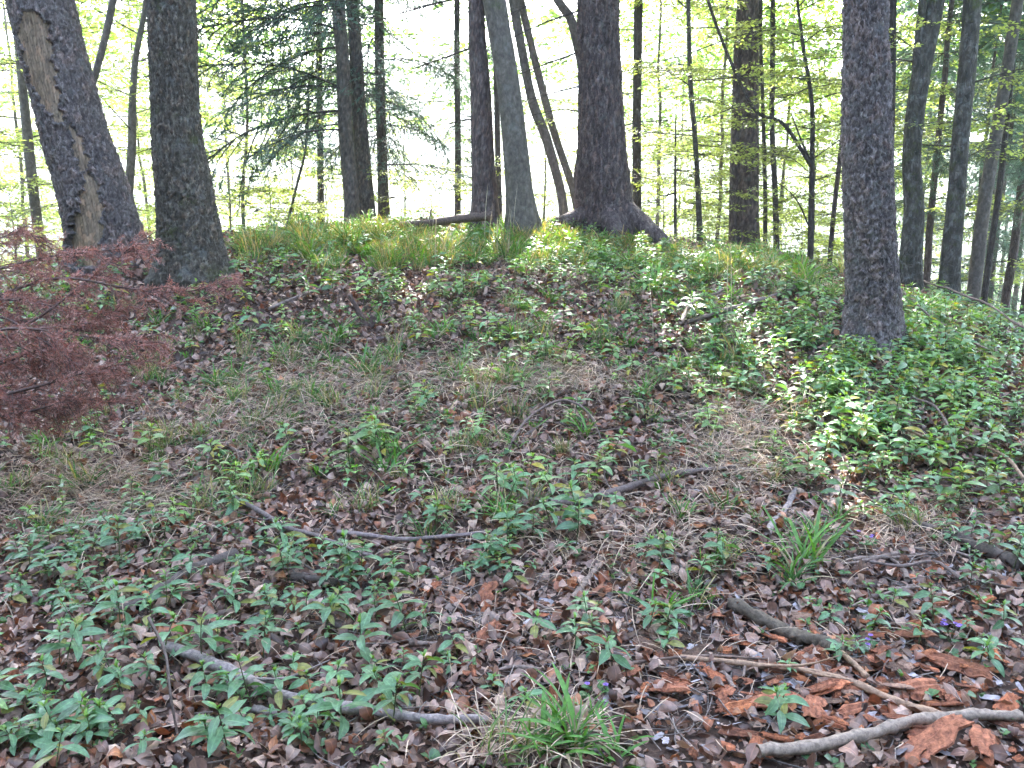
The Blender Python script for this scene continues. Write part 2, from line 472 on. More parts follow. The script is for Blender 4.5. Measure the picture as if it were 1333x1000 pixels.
# ------------------------------------------------------------------ leaf litter (nobody could count it)
LIT_COL = np.array([(.24, .155, .13), (.31, .22, .19), (.37, .28, .245), (.14, .08, .062), (.25, .10, .055), (.36, .27, .225), (.21, .145, .13), (.07, .04, .032), (.45, .35, .29), (.33, .15, .075)])
LIT_COL = LIT_COL * np.array([1.12, 1.0, .9])
LIT_P = np.array([.18, .13, .10, .17, .11, .06, .09, .09, .03, .04])
def area_points(n, y0=1.9, y1=12.5, dens=lambda x, y: 1.0, margin=1.12):
    """random ground points in the field of view (and a margin round it)"""
    out = []
    got = 0
    while got < n:
        y = np.sqrt(rng.uniform(y0 ** 2, y1 ** 2, n))
        x = rng.uniform(-.60, .60, n) * (y * margin + .8)
        d = dens(x, y) * np.ones(n)
        k = rng.random(n) < d
        out.append(np.stack([x[k], y[k]], -1)); got += k.sum()
    return np.concatenate(out)[:n]
def patchy(x, y, s, ph=0.0):
    return .5 + .5 * np.sin(x * s * 1.1 + ph + 1.7 * np.sin(y * s * .7 + ph)) * np.sin(y * s * .9 + 2 * ph + 1.3 * np.sin(x * s * .8))

lit = Geo()
tpls = [leaf_tpl(1, .52, 4, 20, -30, .3, .75, .1), leaf_tpl(1, .54, 5, 80, -95, .15, .6, .35, asym=.25), leaf_tpl(1, .58, 5, -30, 50, .65, .55, .3), leaf_tpl(1, .5, 4, 10, 25, -.6, .7, .3, asym=-.3), leaf_tpl(1, .62, 4, -60, 70, -.25, .5, .45)]
for ti, tp in enumerate(tpls):
    pts = area_points(18500, 1.6, 12.8, lambda x, y: np.clip(3.3 / y, .12, 1))
    N = len(pts)
    z = H(pts[:, 0], pts[:, 1]); nm = gnormal(pts[:, 0], pts[:, 1])
    az = rng.uniform(0, 6.283, N)
    up_slope = np.arctan2(nm[:, 0] * -np.cos(az) + nm[:, 1] * -np.sin(az), nm[:, 2])
    M = rot_from(az, up_slope + rng.normal(0, .42, N), rng.normal(0, .55, N) + (rng.random(N) < .3) * 3.14)
    sc = rng.uniform(.026, .080, N) * np.clip(1 + (pts[:, 1] - 6) * .05, 1, 1.4)
    ci = rng.choice(len(LIT_COL), N, p=LIT_P)
    col = LIT_COL[ci] * rng.uniform(.55, 1.2, (N, 1))
    kp = ~((pts[:, 0] > .38 * pts[:, 1] - .55) & (pts[:, 1] < 3.1) & (pts[:, 0] > .35) & (rng.random(N) < .5))
    pts, z, M, sc, col = pts[kp], z[kp], M[kp], sc[kp], col[kp]; N = len(pts)
    scatter(lit, tp, np.stack([pts[:, 0], pts[:, 1], z + rng.uniform(.002, .03, N)], -1), M, sc, col)
tp = leaf_tpl(1, .8, 2, 20, -20, .3, .4, .3, petiole=0)
pts = area_points(34000, 1.6, 10, lambda x, y: np.clip(3 / y, .1, 1)); N = len(pts)
scatter(lit, tp, np.stack([pts[:, 0], pts[:, 1], H(pts[:, 0], pts[:, 1]) + rng.uniform(0, .02, N)], -1), rot_from(rng.uniform(0, 6.28, N), rng.normal(0, .5, N), rng.normal(0, .6, N)), rng.uniform(.008, .022, N), LIT_COL[rng.integers(0, 10, N)] * rng.uniform(.6, 1.2, (N, 1)))
tag(lit.obj('leaf_litter', M_litter), kind='stuff', label='brown fallen beech leaves covering the forest floor')

# ------------------------------------------------------------------ trees
def worley(nv, nu, v, circ, cu, cv, seed):
    """plates on a cylinder: returns F1,F2-F1,random id per cell"""
    g = np.random.default_rng(seed)
    ncu = max(4, int(round(circ / cu))); ncv = int(math.ceil(v.max() / cv)) + 3
    J = g.random((ncv, ncu, 2)); RN = g.random((ncv, ncu))
    uu = np.linspace(0, ncu, nu, endpoint=False)[None] * np.ones((nv, 1))
    vv = (v / cv + 1)[:, None] * np.ones((1, nu))
    # warp
    wob = sum(np.sin(uu * 2 * np.pi / ncu * k + vv * w + p) * a for k, w, p, a in [(19, 4.1, 1, .13), (31, -5.3, 2, .12), (47, 7.9, 3, .09), (71, -9.7, 4, .07)])
    uu = uu + wob; vv = vv + wob[:, ::-1]
    uu = uu + .25 * np.sin(vv * 1.3 + uu * 2 * np.pi / ncu * 3) + .12 * np.sin(vv * 3.1 + uu * 2 * np.pi / ncu * 7)
    iu = np.floor(uu).astype(int); iv = np.floor(vv).astype(int)
    F1 = np.full((nv, nu), 9.0); F2 = np.full((nv, nu), 9.0); ID = np.zeros((nv, nu)); DV = np.zeros((nv, nu))
    for dv in (-1, 0, 1):
        for du in (-1, 0, 1):
            a = np.clip(iv + dv, 0, ncv - 1); b = (iu + du) % ncu
            off = .5 * (a % 2)
            fx = iu + du + J[a, b, 0] * .85; fy = iv + dv + J[a, b, 1] * .85
            d = np.hypot(uu - fx, vv - fy)
            m = d < F1
            F2 = np.where(m, F1, np.minimum(F2, d)); ID = np.where(m, RN[a, b], ID); DV = np.where(m, vv - fy, DV); F1 = np.where(m, d, F1)
    return F1, F2 - F1, ID, DV

def trunk(pts, Y, top=18.0, seg=20, bark='spruce', plates=None, flare=.0, seed=0, taper_top=.03, straighten=.7, fine=None, base_ext=.35, tintfn=None, lobes=5, bare=None):
    """pts: (px,py,width px) from base upwards at distance Y.  returns V,Q,tint,uv, base point, top spline"""
    W = []; Rr = []
    for px, py, w in pts:
        p = at(px, py, Y); W.append(p); a, b = ray(px, py); Rr.append(wid(w, Y) / 2 * (math.cos(PITCH) - b * math.sin(PITCH)) * (.94 if plates else .97) - (plates[2] * 1.0 if plates else 0))
    W = np.array(W); Rr = np.array(Rr)
    base = W[0].copy()
    d0 = (W[1] - W[0]) / np.linalg.norm(W[1] - W[0])
    first = W[0] - d0 * base_ext
    dT = (W[-1] - W[-2]) / np.linalg.norm(W[-1] - W[-2])
    ext = []; re = []
    p = W[-1].copy(); zr = base[2] + top
    steps = 7
    hs = (zr - p[2]) / steps
    for i in range(steps):
        dT = dT + np.array([0, 0, 1.0]) * straighten * .25; dT /= np.linalg.norm(dT)
        p = p + dT * hs; ext.append(p.copy()); re.append(max(taper_top, Rr[-1] * (1 - (i + 1) / steps) ** .8 + taper_top))
    P = np.vstack([[first], W, ext]); RA = np.concatenate([[Rr[0]], Rr, re])
    # sample: fine in view
    npt = len(P)
    knots = np.linspace(0, npt - 1, 1200)
    S = catmull(P, 1200)
    rs = np.interp(knots, np.arange(npt), RA)
    L = np.concatenate([[0], np.cumsum(np.linalg.norm(np.diff(S, axis=0), axis=1))])
    vis = np.linalg.norm(W[-1] - first) * 1.12 + .2
    if fine:
        ll = np.concatenate([np.arange(0, vis, fine), np.linspace(vis, L[-1], 26)])
    else:
        ll = np.concatenate([np.linspace(0, vis, 34)[:-1], np.linspace(vis, L[-1], 16)])
    Ps = np.stack([np.interp(ll, L, S[:, k]) for k in range(3)], -1)
    rr = np.interp(ll, L, rs)
    th = np.linspace(0, 2 * np.pi, seg, endpoint=False)
    disp = np.zeros((len(ll), seg))
    hh = np.maximum(ll - base_ext, 0)
    g = np.random.default_rng(seed + 100)
    ph = g.uniform(0, 6.28, 6)
    lob = .55 + .45 * np.cos(lobes * th[None] + ph[0] + .8 * np.sin(2 * th[None] + ph[1]))
    disp += flare * np.exp(-hh / .16)[:, None] * lob + flare * .25 * np.exp(-hh / .5)[:, None]
    # slow irregularity
    disp += rr[:, None] * .045 * (np.sin(2 * th[None] + ph[2] + ll[:, None] * .9) + .6 * np.sin(3 * th[None] + ph[3] - ll[:, None] * 1.7) + .4 * np.sin(ll[:, None] * 3.3 + ph[4] + th[None]))
    tint = np.ones((len(ll), seg, 3))
    if plates:
        cu, cv, dep, kind = plates
        F1, E, ID, DV = worley(len(ll), seg, ll, 2 * np.pi * rr.mean() if False else 2 * np.pi * Rr.mean(), cu, cv, seed)
        F1b, Eb, IDb, DVb = worley(len(ll), seg, ll, 2 * np.pi * Rr.mean(), cu * .45, cv * .4, seed + 9)
        edge = smooth(0, .16, E + g.normal(0, .03, E.shape))
        disp += dep * edge + dep * .9 * (ID - .5) * edge + dep * .9 * DV * edge + dep * .35 * smooth(0, .3, Eb) * IDb + dep * .25 * g.normal(0, 1, disp.shape) * .5
        tint *= (.65 + .6 * ID + .25 * IDb)[..., None] * (.5 + .5 * edge)[..., None]
        warm = (ID > .8)[..., None] * np.array([.10, .0, -.05])
        tint = tint * (1 + warm)
    V, Q, uv = tube(Ps, rr, seg, disp, cap=False)
    T = tint.reshape(-1, 3)
    info_extra = None
    if bare:
        D = V - np.array([0, 0, EYE]); fwd = D[:, 1] * math.cos(PITCH) - D[:, 2] * math.sin(PITCH); upc = D[:, 1] * math.sin(PITCH) + D[:, 2] * math.cos(PITCH)
        px = 666.5 + FPX * D[:, 0] / fwd; py = 500 - FPX * upc / fwd
        near = (V[:, 1] < np.repeat(Ps[:, 1], seg) + .02)
        nz = 5 * np.sin(py * .21 + 1) + 3 * np.sin(py * .47 + px * .1) + 2 * np.sin(py * 1.1) + g.normal(0, .8, len(py))
        m = np.zeros(len(V), bool)
        for poly in bare:
            q = np.array(poly, float)
            m |= near & (py > q[0, 0]) & (py < q[-1, 0]) & (px > np.interp(py, q[:, 0], q[:, 1]) + nz * .5) & (px < np.interp(py, q[:, 0], q[:, 2]) + nz * .6)
        mg = m.reshape(len(ll), seg)
        k = mg.astype(float); rim = np.clip(sum(np.roll(np.roll(k, a, 0), b, 1) for a in (-2, -1, 0, 1, 2) for b in (-2, -1, 0, 1, 2)) / 25 * 4, 0, 1) * (1 - k)
        disp = np.where(mg, np.minimum(disp, 0) * .3 - .012 + .003 * np.sin(th[None] * 60), disp + .010 * rim)
        V, Q, uv = tube(Ps, rr, seg, disp, cap=False)
        info_extra = m[Q].all(1).astype(int)
    if bare: return V, Q, T, uv, base, (S, L, rs, th, ll), info_extra
    return V, Q, T, uv, base, (S, L, rs, th, ll)

# conifer spray: a bough along +x, with side twigs clothed in needles.  returned as template
def bough_tpl(n_side=26, L=1.0, seed=0, needle=.022, tw=.006, step=.018, droop=.25, side_len=.42, sparse=1.0, col=(1, 1, 1)):
    g = np.random.default_rng(seed)
    nd = Geo(); wd = Geo()
    t = np.linspace(0, 1, 12)
    axis = np.stack([t * L, .03 * np.sin(t * 5 + seed), -droop * t ** 2 * L * .6 + .06 * np.sin(t * 3.0)], -1)
    V, Q, uv = tube(axis, .0065 * (1 - t) + .0015, 5, cap=False); wd.add(V, Q, (1, 1, 1), uv)
    segs = []
    for i in range(n_side):
        s = .12 + .88 * (i + g.uniform(-.3, .3)) / n_side; s = min(max(s, .05), .99)
        b = np.array([np.interp(s, t, axis[:, k]) for k in range(3)])
        side = 1 if i % 2 else -1
        ln = side_len * L * (1 - s) ** .6 * g.uniform(.6, 1.1) * (.45 + .55 * min(1, s * 3)) + .05
        ang = side * g.uniform(.7, 1.05)
        d = np.array([math.cos(ang), math.sin(ang), g.uniform(-.75, .05)])
        e = b + d * ln + np.array([0, 0, -droop * ln * .5])
        m = (b + e) / 2 + np.array([.02, 0, .02])
        pp = catmull([b, m, e], 5)
        V, Q, uv = tube(pp, np.linspace(.004, .0015, 5), 3, cap=False); wd.add(V, Q, (1, 1, 1), uv)
        segs.append((pp, ln))
        for k in range(int(ln / .07)):   # tertiary
            q = g.uniform(.25, .95); bb = np.array([np.interp(q, np.linspace(0, 1, 5), pp[:, c]) for c in range(3)])
            a2 = ang + g.choice([-1, 1]) * g.uniform(.6, .9); l2 = ln * .34 * (1.15 - q) * g.uniform(.6, 1.2) + .03
            ee = bb + np.array([math.cos(a2), math.sin(a2), g.uniform(-.45, .0)]) * l2
            segs.append((catmull([bb, ee], 3), l2))
    segs.append((axis[4:], L * .6))
    pos = []; az = []; pi = []
    for pp, ln in segs:
        n = max(3, int(ln / step * sparse))
        q = g.uniform(0, 1, n) * (len(pp) - 1.001); i = q.astype(int); f = (q - i)[:, None]
        P = pp[i] * (1 - f) + pp[i + 1] * f; D = pp[i + 1] - pp[i]; D /= np.linalg.norm(D, axis=1, keepdims=True)
        a0 = np.arctan2(D[:, 1], D[:, 0]); s = g.choice([-1, 1], n)
        pos.append(P); az.append(a0 + s * g.uniform(.35, 1.0, n)); pi.append(np.arcsin(D[:, 2]) + g.uniform(-.35, .45, n))
    pos = np.concatenate(pos); az = np.concatenate(az); pi = np.concatenate(pi); N = len(pos)
    q = (np.array([[0, -.5 * tw, 0], [needle, -.15 * tw, 0], [needle, .15 * tw, 0], [0, .5 * tw, 0]]), np.array([[0, 1, 2, 3]]), np.ones((4, 3)), np.zeros((4, 2)))
    cl = np.array(col) * g.uniform(.7, 1.3, (N, 1)) * np.array([1, 1, 1])
    scatter(nd, q, pos, rot_from(az, pi, g.uniform(-1, 1, N)), g.uniform(.7, 1.25, N), cl)
    return nd.arr(), wd.arr()

# leafy spray of a broadleaf twig, along +x, flat
def spray_tpl(n=26, L=.5, leaf=.05, seed=0, flat=.12, col=(1, 1, 1)):
    g = np.random.default_rng(seed)
    lf = Geo(); wd = Geo()
    t = np.linspace(0, 1, 6)
    ax = np.stack([t * L, .04 * np.sin(t * 4 + seed), -.08 * t ** 2 * L], -1)
    V, Q, uv = tube(ax, .003 * (1 - t) + .001, 3, cap=False); wd.add(V, Q, (1, 1, 1), uv)
    pos = []; az = []
    for i in range(n):
        s = g.uniform(.1, 1); side = 1 if i % 2 else -1
        b = np.array([np.interp(s, t, ax[:, k]) for k in range(3)])
        r = g.uniform(0, .32) * L * (1.1 - s); a = side * g.uniform(.5, 1.0)
        pos.append(b + np.array([math.cos(a) * r, math.sin(a) * r, g.normal(0, flat * .12)])); az.append(a + g.normal(0, .3))
    N = n
    lt = leaf_tpl(1, .62, 2, 10, -25, .2, .7)
    scatter(lf, lt, np.array(pos), rot_from(np.array(az), g.normal(-.15, .25, N), g.normal(0, .35, N)), g.uniform(.7, 1.25, N) * leaf, np.array(col) * g.uniform(.75, 1.25, (N, 1)))
    return lf.arr(), wd.arr()

SPR = (.12, .19, .14)
BOUGH = [bough_tpl(24, 1.0, s, col=SPR, needle=.028, tw=.0065, step=.0075, droop=.2 + .18 * s) for s in range(4)]
BOUGH_LO = [bough_tpl(16, 1.0, s + 20, needle=.10, tw=.035, step=.035, col=SPR) for s in range(2)]
LEAFY = [spray_tpl(34, .5, .052, s, col=(.36, .41, .15)) for s in range(4)]
LEAFY_LO = [spray_tpl(16, .9, .13, s + 9, col=(.13, .22, .045)) for s in range(2)]

def conifer_boughs(base_xyz, axisfn, h0, h1, n, Lfn, tpls, seed, pitch=(-.25, .1), az=None, woodmat='dark', needle_tint=(1, 1, 1)):
    g = np.random.default_rng(seed)
    ND, WD = Geo(), Geo()
    hs = np.sort(g.uniform(h0, h1, n))
    azs = (np.arange(n) * 2.4 + g.normal(0, .4, n)) if az is None else g.choice(az, n) + g.normal(0, .35, n)
    for k, (nd, wd) in enumerate(tpls):
        s = np.arange(n) % len(tpls) == k
        if not s.any(): continue
        pos = np.array([axisfn(h) for h in hs[s]])
        L = np.array([Lfn(h) for h in hs[s]]) * g.uniform(.5, 1.25, s.sum())
        M = rot_from(azs[s], g.uniform(*pitch, s.sum()) + g.normal(0, .1, s.sum()), g.normal(0, .45, s.sum()))
        scatter(ND, nd, pos, M, L, np.array(needle_tint) * g.uniform(.8, 1.2, (s.sum(), 1)))
        scatter(WD, wd, pos, M, L)
    return ND, WD

def broad_crown(P0, h0, h1, n_limbs, reach, n_spray, seed, tpls, scale=1.0, col=(1, 1, 1), axisfn=None, az=None, rise=(.1, .7), r0=.010):
    """limbs from the trunk, twigs with leafy sprays held flat"""
    g = np.random.default_rng(seed)
    LF, WD = Geo(), Geo()
    tips = []
    for i in range(n_limbs):
        h = h0 + (h1 - h0) * (i + g.random()) / n_limbs
        b = axisfn(h)
        a = (i * 2.4 + g.normal(0, .5)) if az is None else g.choice(az) + g.normal(0, .3)
        L = reach * g.uniform(.6, 1.15)
        rz = g.uniform(*rise)
        m = b + np.array([math.cos(a), math.sin(a), rz]) * L * .5
        e = m + np.array([math.cos(a + g.normal(0, .3)), math.sin(a + g.normal(0, .3)), rz * .25]) * L * .6
        pp = catmull([b, m + g.normal(0, .04, 3) * L, e], 9)
        V, Q, uv = tube(pp, np.linspace(r0, .003, 9) * (.5 + .5 * L / reach), 5, cap=False); WD.add(V, Q, (1, 1, 1), uv)
        for k in range(max(2, n_spray // n_limbs)):
            q = g.uniform(.25, 1) * 7.99; j = int(q); pt = pp[j] + (pp[j + 1] - pp[j]) * (q - j)
            aa = a + g.normal(0, .9); l2 = g.uniform(.1, .5) * reach * .5
            e2 = pt + np.array([math.cos(aa), math.sin(aa), g.uniform(-.15, .25)]) * l2
            V, Q, uv = tube(catmull([pt, e2], 3), [.005, .004, .002], 3, cap=False); WD.add(V, Q, (1, 1, 1), uv)
            tips.append((e2 if g.random() < .7 else (pt + e2) / 2, aa))
    P = np.array([t[0] for t in tips]); A = np.array([t[1] for t in tips])
    for k, (lf, wd) in enumerate(tpls):
        s = np.arange(len(P)) % len(tpls) == k
        if not s.any(): continue
        M = rot_from(A[s] + g.normal(0, .4, s.sum()), g.normal(-.05, .15, s.sum()), g.normal(0, .2, s.sum()))
        sc = g.uniform(.7, 1.3, s.sum()) * scale
        scatter(LF, lf, P[s], M, sc, np.array(col) * g.uniform(.75, 1.25, (s.sum(), 1)))
        scatter(WD, wd, P[s], M, sc)
    return LF, WD

def axis_of(info, base):
    S, L, rs, th, ll = info
    z = S[:, 2]
    zz = np.maximum.accumulate(z)
    def f(h): 
        q = base[2] + h
        return np.array([np.interp(q, zz, S[:, 0]), np.interp(q, zz, S[:, 1]), q])
    return f

def tree(name, label, cat, pts, Y, bark='spruce', top=18, seg=20, plates=None, flare=0, fine=None, seed=1, group=None,
         limbs=(), crown=None, crown_h=8.0, crown_n=60, crown_L=2.7, stubs=(), low=None, dead=None, extra_stems=(), **kw):
    res = trunk(pts, Y, top, seg, bark, plates, flare, seed, fine=fine, **kw)
    V, Q, T, uv, base, info = res[:6]
    t = empty(name, base); tag(t, label, cat, group)
    if len(res) > 6: obj('trunk', mesh_data('trunk', V - base, [Q], None, T, uv, True, [BARK[bark], M_bare], res[6]), t)
    else:
        tg = Geo(); tg.add(V, Q, T, uv)
        tg.obj('trunk', BARK[bark], t, base)
    ax = axis_of(info, base)
    for lp, w0, w1 in limbs:
        PP = catmull(np.array([at(*q) for q in lp]), 30); V2, Q2, uv2 = tube(PP, np.linspace(w0, w1, 30) / 2, 7); g2 = Geo(); g2.add(V2, Q2, (1, 1, 1), uv2); g2.obj('limb', BARK[bark], t, base)
    for es in extra_stems:
        V2, Q2, T2, uv2, b2, _ = trunk(es, Y, top * .7, seg, bark, None, 0, seed + 5, base_ext=.1)
        g2 = Geo(); g2.add(V2, Q2, T2, uv2); g2.obj('trunk', BARK[bark], t, base)
    if crown == 'conifer':
        f = lambda h: crown_L * max(.25, 1 - (h - crown_h) / (top - crown_h + .5)) 
        ND, WD = conifer_boughs(base, ax, crown_h, top - .3, crown_n, f, BOUGH_LO, seed + 3, (-.35, .15), needle_tint=(.9, .9, .9))
        c = ND.obj('crown', M_spruce, t, base)
        WD.obj('branches', BARK['dark'], c, (0, 0, 0)) if False else WD.obj('branches', BARK['dark'], t, base)
    elif crown == 'broad':
        LF, WD = broad_crown(base, crown_h, top - .5, max(6, crown_n // 4), crown_L, crown_n * 5, seed + 3, LEAFY_LO, 1.0, axisfn=ax, r0=.04)
        LF.obj('crown', M_beech, t, base); WD.obj('branches', BARK['beech'], t, base)
    if low is not None:
        for kind, kwargs in low:
            if kind == 'boughs':
                ND, WD = conifer_boughs(base, ax, kwargs['h'][0], kwargs['h'][1], kwargs['n'], lambda h, L=kwargs['L']: L, BOUGH, seed + 11, kwargs.get('pitch', (-.3, .1)), kwargs.get('az'), needle_tint=kwargs.get('tint', (1, 1, 1)))
                ND.obj('lower_foliage', M_spruce, t, base); WD.obj('lower_branches', BARK['dark'], t, base)
            else:
                LF, WD = broad_crown(base, kwargs['h'][0], kwargs['h'][1], kwargs['limbs'], kwargs['L'], kwargs['n'], seed + 11, LEAFY, kwargs.get('scale', 1.0), kwargs.get('tint', (1, 1, 1)), ax, kwargs.get('az'), kwargs.get('rise', (.1, .6)), kwargs.get('r0', .009))
                LF.obj('lower_foliage', M_beech, t, base); WD.obj('lower_branches', BARK['dark'], t, base)
    if dead is not None:
        g = np.random.default_rng(seed + 77)
        for (h, a, L, el) in dead:
            b = ax(h); d = np.array([math.cos(a) * math.cos(el), math.sin(a) * math.cos(el), math.sin(el)])
            G2 = Geo()
            pp = catmull([b, b + d * L * .5 + g.normal(0, .04, 3), b + d * L + np.array([0, 0, -.06 * L])], 10)
            V, Q, uv = tube(pp, np.linspace(.014, .003, 10), 6); G2.add(V, Q, (1, 1, 1), uv)
            for k in range(int(L * 9)):
                q = g.uniform(.15, .95) * 8.9; j = int(q); p0 = pp[j] + (pp[j + 1] - pp[j]) * (q - j)
                aa = a + g.choice([-1, 1]) * g.uniform(.4, 1.0); ln = g.uniform(.1, .32) * L
                p1 = p0 + np.array([math.cos(aa), math.sin(aa), g.uniform(-.6, .15)]) * ln
                V, Q, uv = tube(catmull([p0, (p0 + p1) / 2 + g.normal(0, .02, 3), p1], 5), np.linspace(.004, .0012, 5), 4); G2.add(V, Q, (1, 1, 1), uv)
            G2.obj('dead_branch', BARK['dark'], t, base)
    return t, ax, base, info
# --- TREES
exec_trees = True
PI = math.pi
# leaning trunk with bare wood
lean_pts = [(143, 345, 104), (134, 300, 93), (118, 240, 88), (98, 180, 84), (82, 120, 83), (66, 60, 84), (53, 0, 87)]
tr, ax, base, info = tree('leaning_pine_tree', 'leaning scaly trunk at far left with long strips of bare tan wood', 'tree', lean_pts, 8.3, 'pine', 19, 200,
    plates=(.05, .065, .013, 0), flare=.06, fine=.012, seed=11, crown='conifer', crown_h=9, straighten=.3, bare=[[(14, 32, 50), (35, 20, 64), (95, 34, 72), (120, 44, 76), (160, 70, 82)], [(160, 90, 95), (185, 93, 108), (205, 97, 116), (224, 103, 112)], [(222, 112, 120), (250, 104, 130), (275, 98, 134), (300, 88, 134), (325, 86, 132), (348, 92, 128)]])
T_UP, _, _, _ = tree('spruce_tree', 'thick upright dark scaly trunk with flared base, right of the leaning trunk', 'tree',
     [(248, 362, 86), (246, 330, 82), (244, 300, 80), (238, 240, 75), (232, 190, 69), (229, 150, 66), (226, 80, 65), (223, 0, 67)], 7.6, 'scaly', 21, 210,
     plates=(.030, .045, .012, 0), flare=.10, fine=.011, seed=21, crown='conifer', crown_h=9)

T_PINE, _, _, _ = tree('pine_tree', 'straight plate barked pine trunk standing alone at right on the near slope', 'tree',
     [(1134, 449, 76), (1135, 420, 72), (1135, 368, 69), (1132, 276, 66), (1130, 184, 65), (1128, 92, 61), (1126, 0, 56)], 6.4, 'pine', 20, 230,
     plates=(.042, .055, .012, 0), flare=.07, fine=.010, seed=33, lobes=4, crown='conifer', crown_h=8.5,
     dead=[(1.55, .3, .06, .1), (1.1, 2.6, .05, .1)])

# the big spruce on the crest
T2 = bpy.data.objects['spruce_tree'] if False else None
t7, ax7, b7, i7 = tree('big_spruce_tree', 'widest purplish spruce trunk on the crest with spreading roots', 'tree',
     [(790, 300, 88), (788, 285, 84), (785, 262, 77), (783, 225, 76), (783, 187, 67), (781, 112, 62), (778, 50, 60), (778, 0, 59)], 11.0, 'spruce', 24, 180,
     plates=(.03, .07, .012, 0), flare=.10, fine=.016, seed=41, crown='conifer', crown_h=7.5, crown_L=3, crown_n=60,
     dead=[(2.6, 3.3, 1.5, -.35), (2.15, 2.9, 1.6, -.25), (1.75, 3.5, 1.1, -.2), (2.9, 3.0, 1.3, -.3), (1.35, 3.2, .9, .05), (1.15, .2, .9, .25)])
def root(parent, base, pts, r, mat):
    P = catmull(np.array(pts), 18)
    g = np.random.default_rng(len(pts) * 7)
    V, Q, uv = tube(P, np.interp(np.linspace(0, 1, 18), np.linspace(0, 1, len(r)), r), 14, g.normal(0, .006, (18, 14)))
    gg = Geo(); gg.add(V, Q, (1, 1, 1), uv); gg.obj('root', mat, parent, base)
root(t7, b7, [at(800, 270, 10.9), at(828, 288, 10.75), at(852, 306, 10.5), at(874, 322, 10.3), at(892, 333, 10.2)], [.17, .15, .10, .07, .03], BARK['spruce'])
root(t7, b7, [at(775, 275, 10.9), at(745, 286, 10.8), at(720, 291, 10.8), at(702, 298, 10.8)], [.14, .10, .06, .03], BARK['spruce'])
root(t7, b7, [at(790, 280, 10.8), at(800, 300, 10.4), at(812, 314, 10.2)], [.15, .10, .04], BARK['spruce'])

tree('spruce_tree', 'straight reddish brown spruce trunk behind the short fallen log', 'tree',
     [(632, 292, 38), (631, 270, 33), (628, 200, 30), (626, 120, 28), (622, 60, 25), (620, 0, 23)], 10.6, 'spruce', 19, 72,
     plates=(.02, .035, .004, 0), fine=.03, flare=.05, seed=51, crown='conifer', crown_h=7,
     dead=[(2.55, 3.4, 1.5, -.25), (2.0, 2.8, 1.0, -.2), (2.9, 2.2, 1.0, -.2), (1.2, 3.0, .5, -.1)])
def ground_root(parent, px, py, Y, a, L, r, bark):
    b = at(px, py, Y); b[2] = hz(b[0], b[1])
    pts = [b + np.array([math.cos(a), math.sin(a), 0]) * d for d in (.02, .35 * L, .7 * L, L)]
    for p, q, z in zip(pts, (1.6, .5, .0, -1.2), range(4)): p[2] = hz(p[0], p[1]) + q * r
    pts[0][2] += .06
    root(parent, np.array(parent.location), pts, [r * 1.5, r, r * .6, r * .3], BARK[bark])
for a in (-.5, -1.5, -2.6, .6): ground_root(T_UP, 247, 358, 7.6, a, .44 + .05 * a, .06, 'scaly')
for a in (-.9, -2.3, .2, 3.4): ground_root(T_PINE, 1134, 449, 6.4, a, .36, .045, 'pine')
tree('beech_tree', 'smooth grey trunk leaning left, right of the reddish spruce', 'tree',
     [(680, 290, 42), (676, 250, 37), (671, 190, 34), (664, 125, 31), (655, 70, 30), (643, 0, 30)], 10.4, 'beech', 19, 60, fine=.04, flare=.04, seed=61, crown='broad', crown_h=7, crown_n=40)
tree('beech_tree', 'slim wavy trunk curving left behind the grey leaning beech', 'tree',
     [(735, 288, 13), (731, 255, 12), (723, 222, 12), (711, 180, 13), (697, 145, 13), (689, 115, 12), (680, 67, 12), (668, 0, 13)], 12.2, 'beech', 12, 14, seed=62, crown='broad', crown_h=6.5, crown_n=16, crown_L=1.6)
tree('beech_tree', 'slim straight trunk slanting beside the wavy one', 'tree',
     [(753, 280, 10), (745, 244, 10), (733, 208, 10), (721, 172, 10), (707, 120, 10), (691, 56, 10), (678, 0, 10)], 12.6, 'beech', 12, 14, seed=63, crown='broad', crown_h=6.5, crown_n=16, crown_L=1.6)
tree('beech_tree', 'slender trunk slanting left, half hidden behind the widest spruce', 'tree',
     [(790, 285, 12), (778, 200, 12), (762, 110, 12), (752, 60, 12), (742, 22, 12), (726, 0, 11)], 12.0, 'beech', 11, 14, seed=64, crown='broad', crown_h=6, crown_n=12, crown_L=1.5)
# conifers left of centre
LB = dict(az=[2.6, 3.1, 3.6, 4.2, .2, 5.4])
tree('spruce_tree', 'front stem of the close pair of grey trunks left of centre', 'tree',
     [(458, 288, 22), (457, 250, 20), (450, 170, 19), (446, 80, 18), (440, 0, 18)], 12.2, 'beech', 17, 30, seed=71, crown='conifer', crown_h=6.5, plates=(.02, .035, .004, 0), fine=.04,
     low=[('boughs', dict(h=(.9, 4.6), n=22, L=1.9, az=[2.5, 3.0, 3.5, 4.0], pitch=(-.3, .05)))])
tree('spruce_tree', 'rear stem of the close pair of grey trunks left of centre', 'tree',
     [(478, 286, 25), (474, 230, 21), (468, 150, 20), (463, 70, 18), (458, 0, 18)], 12.5, 'scaly', 18, 30, seed=72, crown='conifer', crown_h=6.5, plates=(.02, .035, .004, 0), fine=.04,
     low=[('boughs', dict(h=(2.8, 4.6), n=12, L=1.4, az=[.0, .5, 5.6, 1.6], pitch=(-.3, .05)))])
tree('spruce_tree', 'thin straight spruce with low blue green boughs beside the close pair', 'tree',
     [(500, 284, 18), (498, 230, 14), (496, 150, 13), (494, 70, 13), (493, 0, 12)], 13.2, 'scaly', 15, 18, seed=73, crown='conifer', crown_h=5.6, crown_L=2,
     low=[('boughs', dict(h=(.25, 4.4), n=48, L=1.3, pitch=(-.35, 0)))])
